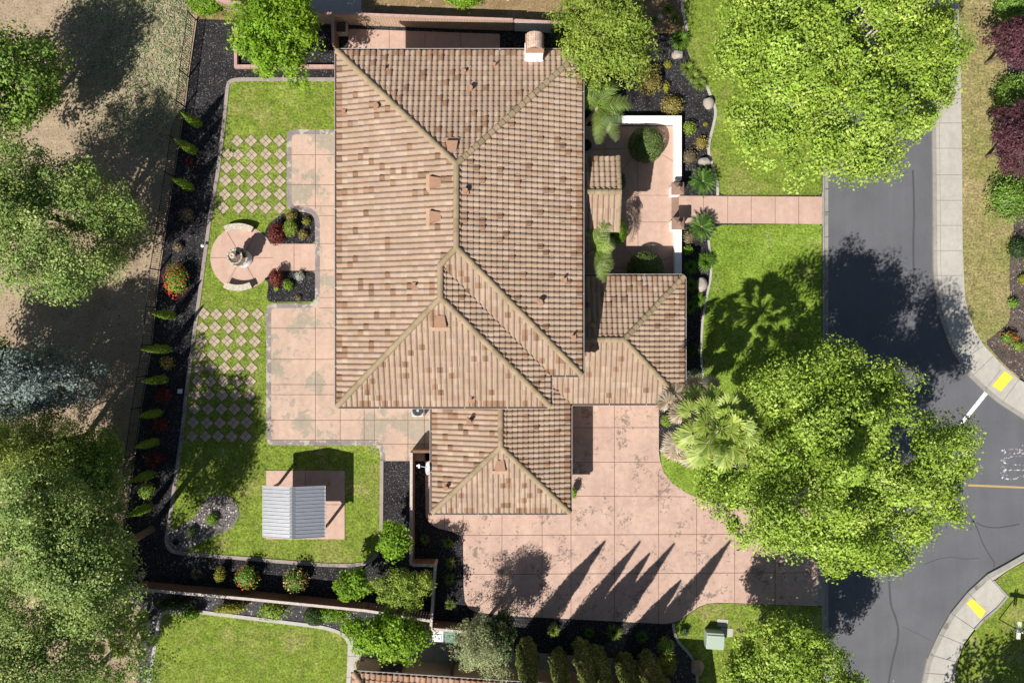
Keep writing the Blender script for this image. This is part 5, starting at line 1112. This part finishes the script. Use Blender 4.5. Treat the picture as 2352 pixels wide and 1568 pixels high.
# cypresses: slim ones along the iron fence, tall ones south of the driveway
def cypress(name, label, ub, vb, h, r, mat, n, leaf, seed, group, lean=0.0, tip=.5, cat='cypress', bulge=.42):
    b = P(ub, vb); t = thing(name, label, cat, (b.x, b.y, 0), group); rng = np.random.default_rng(seed)
    s = rng.random(n) ** .85; a = rng.uniform(0, 6.283, n); prof = lambda x: np.minimum(1, (x / .12 + .25)) * np.where(x < bulge, 1, np.maximum(0, 1 - ((x - bulge) / (1 - bulge)) ** 1.35) * .97 + .03)
    ph = rng.uniform(0, 6.28, 3); rad = r * prof(s) * (1 + .1 * np.sin(3 * a + ph[0] + 4 * s) + .09 * np.sin(7 * a + ph[1] + 11 * s) + .08 * np.sin(2 * a + 23 * s + ph[2])) * (1 - np.abs(rng.normal(0, .1, n)))
    la = rng.uniform(0, 6.28); C = np.stack([b.x + rad * np.cos(a) + lean * h * s * s * math.cos(la), b.y + rad * np.sin(a) + lean * h * s * s * math.sin(la), .08 + s * (h - .08)], 1)
    N = unit(np.stack([np.cos(a), np.sin(a), np.full(n, .35)], 1) + .55 * rng.normal(size=(n, 3))); V, F = leaf_quads(C, N, leaf * rng.uniform(.6, 1.4, n), .5, rng); rnd = rng.random(n)
    m = 12; k = 10; vs = []
    for i in range(k + 1):
        x = i / k; rr = r * .8 * float(prof(np.array([x]))[0])
        for j in range(m): q = 2 * math.pi * j / m; vs.append((b.x + rr * math.cos(q) + lean * h * x * x * math.cos(la), b.y + rr * math.sin(q) + lean * h * x * x * math.sin(la), .05 + x * (h - .1)))
    fs = [(i * m + j, i * m + (j + 1) % m, (i + 1) * m + (j + 1) % m, (i + 1) * m + j) for i in range(k) for j in range(m)]
    F = np.vstack([F, np.array(fs) + len(V)]); V = np.vstack([V, np.array(vs)]); rnd = np.concatenate([rnd, np.full(len(fs), .08)]); npmesh('foliage', V, F, [mat], t, rnd)
    mb = MB(); mb.tube([(b.x, b.y, -.05), (b.x, b.y, .4)], [.06, .05], 7); mb.build('trunk', 'bark', t)
slim = [(460, 289, 2.7, "slim clipped cypress topmost in the row along the iron fence"), (450, 349, 3.0, "slim cypress second from the top of the iron fence row"), (443, 433, 2.9, "slim cypress third in the row, shaded, beside the upper stepping stones"),
        (402, 724, 3.0, "slim cypress just below the large red flowering bush"), (391, 801, 3.7, "longest slim cypress, lit, beside the lower stepping stones"), (384.5, 870, 3.2, "slim cypress just above the first dark red bush"),
        (372, 946, 3.0, "shaded slim cypress between the first two dark red bushes"), (364, 1012, 3.0, "shaded slim cypress between the second and third dark red bushes"), (355, 1085, 3.1, "shaded slim cypress above the yellow green bush in the fence bed"), (349, 1160, 3.0, "lowest shaded slim cypress in the iron fence row")]
for i, (u, v, h, lab) in enumerate(slim): cypress('slim_cypress', lab, u, v, h, .25, 'l_cyp', 1500, .075, 200 + i, 'slim cypresses along the iron fence')
tall = [(1210, 1474, 8.4, .62, "tall cypress leftmost of the row beside the olive tree"), (1278, 1492, 9.0, .5, "narrow tall cypress second in the row"), (1334, 1476, 7.6, .62, "tall cypress third in the row, left of a touching pair"), (1364, 1484, 8.7, .52, "tall cypress fourth in the row, right of a touching pair"),
        (1428, 1508, 6.5, .56, "shorter tall cypress beside the brown gravel patch"), (1478, 1504, 9.7, .66, "tallest cypress at the right end of the row")]
for i, (u, v, h, r, lab) in enumerate(tall): cypress('tall_cypress', lab, u, v, h, r, 'l_cyp2', 7500, .12, 300 + i, 'tall cypresses south of the driveway', .012, bulge=.3)

# ------------------------------------------------------------------ hedges, shrubs, grasses
def round_hedge(label, u, v, r, h, seed, mat='l_hedge', rv=None):
    k = (H - h * .5) / H * S; c = P(u, v, h * .5); t = thing('round_hedge', label, 'hedge', (c.x, c.y, .02)); ball(t, 'foliage', (c.x, c.y, h * .46), (r * k, (rv or r) * k, h * .54), int(r * r * 4.2), .075, mat, seed, .55, True, .045, low=-.8, lump=.05)
    mb = MB(); mb.tube([(c.x, c.y, 0), (c.x, c.y, h * .4)], [.06, .05], 7); mb.build('stem', 'bark', t)
round_hedge("large clipped round hedge in the sunny north corner of the court", 1484, 333, 41, 1.5, 401)
round_hedge("large clipped round hedge half shaded at the court's south end", 1483, 618, 42, 1.5, 402)
round_hedge("small clipped hedge under the porch roof's south east corner", 1419, 531, 24, 1.1, 403, 'l_bright', 28)
round_hedge("small dark clipped hedge beside the porch's east side", 1424, 417, 14, 1.1, 404, 'l_dark', 20)
round_hedge("dark round bush along the neighbour's lawn kerb below the board fence", 724, 1414, 27, 1.0, 405, 'l_dark', 22)
Sh = shrub
Sh('flowering_bush', "large red flowering bush between the iron fence and the plaza", 405, 645, 28, 1.3, 'l_lime', .09, .8, 'flowering shrub', None, 41, ('f_red', 170, .1), .3)
Sh('shrub', "tiny red tinged plant between the upper slim cypresses", 434, 371, 10, .4, 'l_red', .07)
Sh('shrub', "dry grey shrub on shaded mulch left of the fountain", 430, 493, 17, .6, 'l_tan', .07, .5, 'shrub')
Sh('shrub', "low grey twiggy plant on mulch above the red flowering bush", 408, 566, 14, .4, 'l_tan', .07, .35)
Sh('shrub', "yellow green bush between two lit slim cypresses", 384, 834, 19, .7, 'l_gold', .08, .5)
Sh('flowering_bush', "dark red bush beside the pale valve box", 375, 908, 21, .8, 'l_red', .09, .5, 'flowering shrub', 'dark red bushes in the fence bed')
Sh('flowering_bush', "dark red bush second down the fence bed, beside two shaded cypresses", 369, 977, 21, .8, 'l_red', .09, .5, 'flowering shrub', 'dark red bushes in the fence bed')
Sh('flowering_bush', "dark red bush lowest in the shaded fence bed", 356, 1053, 21, .8, 'l_red', .09, .5, 'flowering shrub', 'dark red bushes in the fence bed')
Sh('shrub', "yellow green bush low in the shaded fence bed", 337, 1125, 21, .8, 'l_lime', .09, .6)
Sh('shrub', "low green bush in the pebble bed's wide end", 487, 1192, 16, .5, 'l_bright', .07, .7); Sh('shrub', "shaded green bush in the pebble bed's middle", 440, 1222, 15, .5, 'l_dark', .07, .7)
tuft('grass_clump', "dry brown grass clump near the left end of the board fence", 451, 1318, 16, .4, 'l_tan', 160, .02)
Sh('shrub', "yellow green upright bush left of the red rose", 505, 1318, 14, .9, 'l_yellow', .08, .9, 'shrub', None, 20)
Sh('rose_bush', "red flowering rose bush in front of the board fence", 565, 1325, 30, 1.2, 'l_oak2', .09, .6, 'rose bush', None, 33, ('f_red', 70, .11), .35)
Sh('rose_bush', "peach flowering rose bush in front of the board fence", 679, 1334, 31, 1.2, 'l_oak2', .09, .55, 'rose bush', None, 30, ('f_peach', 60, .11), .35)
for lab, u, v, r, rv, mt in (("dark vine bush at the field end of the board fence", 400, 1388, 50, 18, 'l_dark'), ("yellow green vine trailing below the board fence, left", 530, 1397, 45, 15, 'l_yellow'), ("green vine bush spilling over the neighbour's kerb", 440, 1410, 24, 16, 'l_bright'), ("mixed vine below the board fence near the gravel", 625, 1402, 40, 24, 'l_lime'), ("bright vine below the board fence left of the large tree", 757, 1411, 55, 22, 'l_bright')):
    Sh('vine', lab, u, v, r, .9, mt, .1, .6, 'vine', None, rv, None, .4)
Sh('shrub', "small yellowish bush at the neighbour's house corner", 829, 1526, 16, .8, 'l_gold', .08, .6)
Sh('red_bush', "larger red bush beside the upper planting bed", 635.5, 537, 20, 1.1, 'l_red', .09, 1, 'shrub', 'red bushes beside the link path', 29, None, .15)
Sh('red_bush', "smaller red bush beside the lower planting bed", 634.5, 637, 17, 1.0, 'l_red', .09, 1, 'shrub', 'red bushes beside the link path', 23, None, .15)
Sh('shrub', "light green dome bush next to the larger red bush", 667, 524, 17, .9, 'l_lime', .07, 1, 'shrub', None, 21, None, .1); Sh('shrub', "golden tipped bush above the light green dome", 667, 497, 15, .6, 'l_gold', .07, .6)
Sh('shrub', "small yellow bush near the patio border curve", 703, 508, 10, .4, 'l_yellow', .07, .7); Sh('shrub', "yellow orange bush in the upper bed beside the link path", 695.7, 539, 13, .45, 'l_gold', .07, .8)
Sh('shrub', "silver white bush in the lower planting bed", 687, 634, 12, .45, 'l_silver', .07, .6, 'shrub', None, 15); Sh('shrub', "feathery bright green bush in the lower bed", 662, 655, 13, .5, 'l_bright', .07, .8)
Sh('shrub', "little pale green plant under the smaller red bush", 635, 663, 7, .3, 'l_lime', .06); Sh('shrub', "small withered plant at the bottom of the lower bed", 684, 684, 9, .25, 'l_tan', .06, .4)
# along the front
Sh('hedge', "dark vine covered hedge between the chimney and the lime tree", 1290, 92, 34, 1.6, 'l_dark', .11, 1, 'hedge', None, 40)
Sh('hedge', "dark shaded hedge against the house's north east wall", 1352, 165, 24, 1.5, 'l_dark', .11, 1, 'hedge', None, 62)
Sh('hedge', "bright green hedge at the top of the iron fence", 472, 8, 54, 1.5, 'l_bright', .1, .9, 'hedge', None, 32, None, .3)
Sh('shrub', "vivid green bush in the neighbour's brown yard at the top", 1066, -2, 48, .9, 'l_bright', .09, 1, 'shrub', None, 24, None, .12)
Sh('shrub', "golden yellow shrub beside the lime green tree", 1492, 184, 33, 1.2, 'l_gold', .09, .9, 'shrub', None, 36, None, .25)
Sh('shrub', "olive green open shrub north of the court wall", 1545, 241, 30, .8, 'l_gold', .08, .45, 'shrub', None, 27, None, .35)
Sh('shrub', "small yellow green bush right of the golden shrub", 1530, 201, 10, .5, 'l_yellow', .07, .8, 'shrub', None, 14); Sh('shrub', "tiny yellow plant between golden shrub and boulder", 1534, 149, 9, .25, 'l_yellow', .07, .5)
Sh('shrub', "bright bush outside the court wall's corner", 1583, 294, 16, .6, 'l_lime', .08, .8); Sh('shrub', "tiny lime plant near the curved kerb", 1621, 286, 6, .2, 'l_yellow', .06)
Sh('shrub', "reddish green shrub beside the curved kerb", 1611, 328, 19, .5, 'l_gold', .08, .45); Sh('shrub', "dry twiggy shrub outside the court's east wall", 1584, 360, 22, .5, 'l_tan', .08, .35)
Sh('shrub', "beige flowering shrub below the lower sago palm", 1583, 543, 18, .7, 'l_tan', .08, .6); Sh('shrub', "small vivid bush outside the court wall's south part", 1580, 575, 13, .5, 'l_bright', .08, .9)
TF = tuft
TF('grass_clump', "fountain grass clump nearest the top edge of the front bed", 1535, 23, 16, .6, 'l_grass', 220, .025); TF('grass_clump', "fountain grass clump beside the kerb near the top edge", 1551, 44, 15, .6, 'l_grass', 200, .025); TF('grass_clump', "small dark grass clump beside the low grey rock", 1504, 46, 9, .4, 'l_grass2', 110, .02)
TF('grass_clump', "largest bright round grass clump north of the grey boulder", 1562, 93, 27, .8, 'l_grass2', 460, .03)
for lab, u, v, r in (("long pale grass clump, upper part, beside the plane tree", 1578, 158, 19), ("long pale grass clump, middle part, beside the plane tree", 1593, 177, 19), ("long pale grass clump, lower part, beside the plane tree", 1608, 195, 18)): TF('grass_clump', lab, u, v, r, .6, 'l_grass', 300, .022)
def sago(label, u, v, r):
    c = P(u, v, .7); t = thing('sago_palm', label, 'sago palm', (c.x, c.y, 0)); rng = np.random.default_rng(sd()); mb = MB(); mb.tube([(c.x, c.y, -.02), (c.x, c.y, .5)], [.16, .14], 10); mb.build('trunk', 'bark_palm', t)
    n = 40; 
    for i in range(n):
        a = i * 2.39996; q = .45 + .55 * (i + 1) / n; L = r * S * q; d = np.array([math.cos(a), math.sin(a), 0]); m = 16; s = np.linspace(.15, 1, m); h = .5 + (1.05 - q) * 1.1 * L * np.sin(s * 1.7) - .12 * L * s ** 2 + .12 * s
        p = np.stack([c.x + d[0] * L * s, c.y + d[1] * L * s, h], 1); side = np.array([-d[1], d[0], 0]); V = []; F = []
        for j in range(m):
            ll = .16 * math.sin(.35 + 2.55 * s[j]) ** .6
            for sg in (-1, 1): e = p[j] + side * sg * ll * .8 + d * ll * .75 + np.array([0, 0, .03]); o = len(V); V += [p[j] - d * .012, p[j] + d * .03, e + d * .006, e]; F.append((o, o + 1, o + 2, o + 3))
        npmesh('frond', np.array(V), np.array(F), ['l_sago'], t, np.full(len(F), rng.random()))
sago("dark green sago palm north of the front walk", 1616, 416, 37); sago("dark green sago palm south of the front walk", 1612, 521, 36)
TF('strappy_clump', "bright strappy clump below the lower sago palm", 1622, 601, 26, .7, 'l_grass2', 420, .03, 'strappy clump')
for lab, u, v, r in (("shaded strappy clump beside the front wing, highest", 1586, 612, 20), ("shaded strappy clump left of the grey brown boulder", 1586, 655, 20), ("strappy clump catching sun below the grey brown boulder", 1604, 688, 20), ("shaded strappy clump against the front wing's middle", 1584, 705, 18)): TF('strappy_clump', lab, u, v, r, .6, 'l_grass2', 260, .028, 'strappy clump')
Sh('shrub', "dark shaded shrub beside the front wing's lower half", 1590, 803, 18, .6, 'l_dark', .09, .8, 'shrub', None, 20); Sh('shrub', "pale green shrub beside the kerb near the fan palm", 1599, 858, 16, .5, 'l_olive', .08, .5, 'shrub', None, 14)
Sh('shrub', "lime dome bush at the driveway's upper right corner", 1531, 966, 14, .7, 'l_lime', .07, 1, 'shrub', None, 16, None, .1); Sh('shrub', "smaller lime bush below the dome bush beside the driveway", 1531, 1017, 12, .5, 'l_lime', .08, .6)
for lab, u, v, r in (("spiky clump nearest the garage walk in the driveway bed", 976, 1237, 13), ("spiky clump at the driveway bed's upper bend", 1029, 1246, 16), ("spiky clump second down the driveway bed", 1035, 1293, 16), ("spiky clump third down the driveway bed", 1033, 1330, 16), ("spiky clump lowest in the driveway bed near the olive tree", 1034, 1387, 15)): TF('spiky_clump', lab, u, v, r, .5, 'l_grass', 120, .03, 'spiky clump', 'spiky clumps in the driveway bed')
for lab, u, v, r, mt in (("lit lavender like clump in front of the second tall cypress", 1271, 1446, 18, 'l_grass'), ("half lit grass clump right of the touching cypress pair", 1410, 1451, 22, 'l_grass'), ("shaded grass clump in front of the tallest cypress", 1474, 1461, 17, 'l_grass2'), ("shaded small clump in front of the touching cypress pair", 1354, 1452, 13, 'l_grass2')): TF('grass_clump', lab, u, v, r, .6, mt, 260, .022)
Sh('shrub', "green upright shrub at the right end of the cypress bed", 1527, 1485, 18, 1.0, 'l_lime', .08, .8, 'shrub', None, 22); Sh('shrub', "pale yellow feathery shrub in the corner gravel", 1531, 1524, 26, 1.2, 'l_yellow', .08, .55, 'shrub', None, 32, None, .4)
Sh('shrub', "small vine bush at the garage wall beside the driveway", 1317, 1131, 9, .9, 'l_bright', .08, .7, 'shrub', None, 16)
Sh('shrub', "dark green low bush on the corner lawn's edge", 1572, 1449, 14, .4, 'l_dark', .08, .5)
# right edge
Sh('shrub', "green bush above the upper plum tree at the top right corner", 2325, 12, 52, 1.6, 'l_oak2', .11, .9, 'shrub', None, 42); Sh('shrub', "green bush between the two plum trees", 2332, 215, 56, 1.6, 'l_oak2', .11, .9, 'shrub', None, 50); Sh('shrub', "green bush below the lower plum tree", 2322, 455, 56, 1.7, 'l_oak2', .11, .9, 'shrub', None, 58)
Sh('shrub', "dark green bush beside the verge's bulge", 2340, 572, 28, .9, 'l_dark', .1, .8); Sh('shrub', "small yellow grassy bush at the right edge", 2350, 640, 15, .4, 'l_yellow', .08, .6); Sh('shrub', "small green shrub in the brown verge bed", 2328, 696, 14, .5, 'l_oak2', .08, .6)
Sh('flowering_bush', "low bush with red flowers near the yellow tactile plate", 2318, 776, 24, .6, 'l_oak2', .09, .5, 'flowering shrub', None, 18, ('f_red', 40, .12), .3); Sh('shrub', "small bright bush right of the red flowering one", 2340, 795, 14, .4, 'l_lime', .08, .6)

# ------------------------------------------------------------------ ground cover
def weeds():
    rng = np.random.default_rng(900); n = 5200; u = rng.uniform(150, 440, n * 3); v = -60 + 420 * rng.random(n * 3) ** 1.35
    def fx(vv): return np.interp(vv, [-60, 47, 177, 246, 406], [460, 448, 430, 422, 396])
    k = (u < fx(v) - 4) & ((u - 120) / 240 + (rng.random(n * 3) - .5) * .9 > .2 + np.clip((v - 200) / 200, 0, 1) * .5 + .3 * np.abs(np.sin(v * .021 + u * .013))); u = u[k][:n]; v = v[k][:n]; n = len(u)
    C = np.stack([(u - 1176) * S, (784 - v) * S, np.zeros(n)], 1); idx = np.repeat(np.arange(n), 4); m = len(idx); C = C[idx] + np.stack([rng.normal(0, .06, m), rng.normal(0, .06, m), rng.uniform(.02, .09, m)], 1)
    N = unit(np.array([0, 0, 1.0]) + .7 * rng.normal(size=(m, 3))); V, F = leaf_quads(C, N, .1 * rng.uniform(.5, 1.5, m), .5, rng); o = npmesh('field_weeds', V, F, ['l_weed'], None, rng.random(m)); o['kind'] = 'stuff'
weeds()
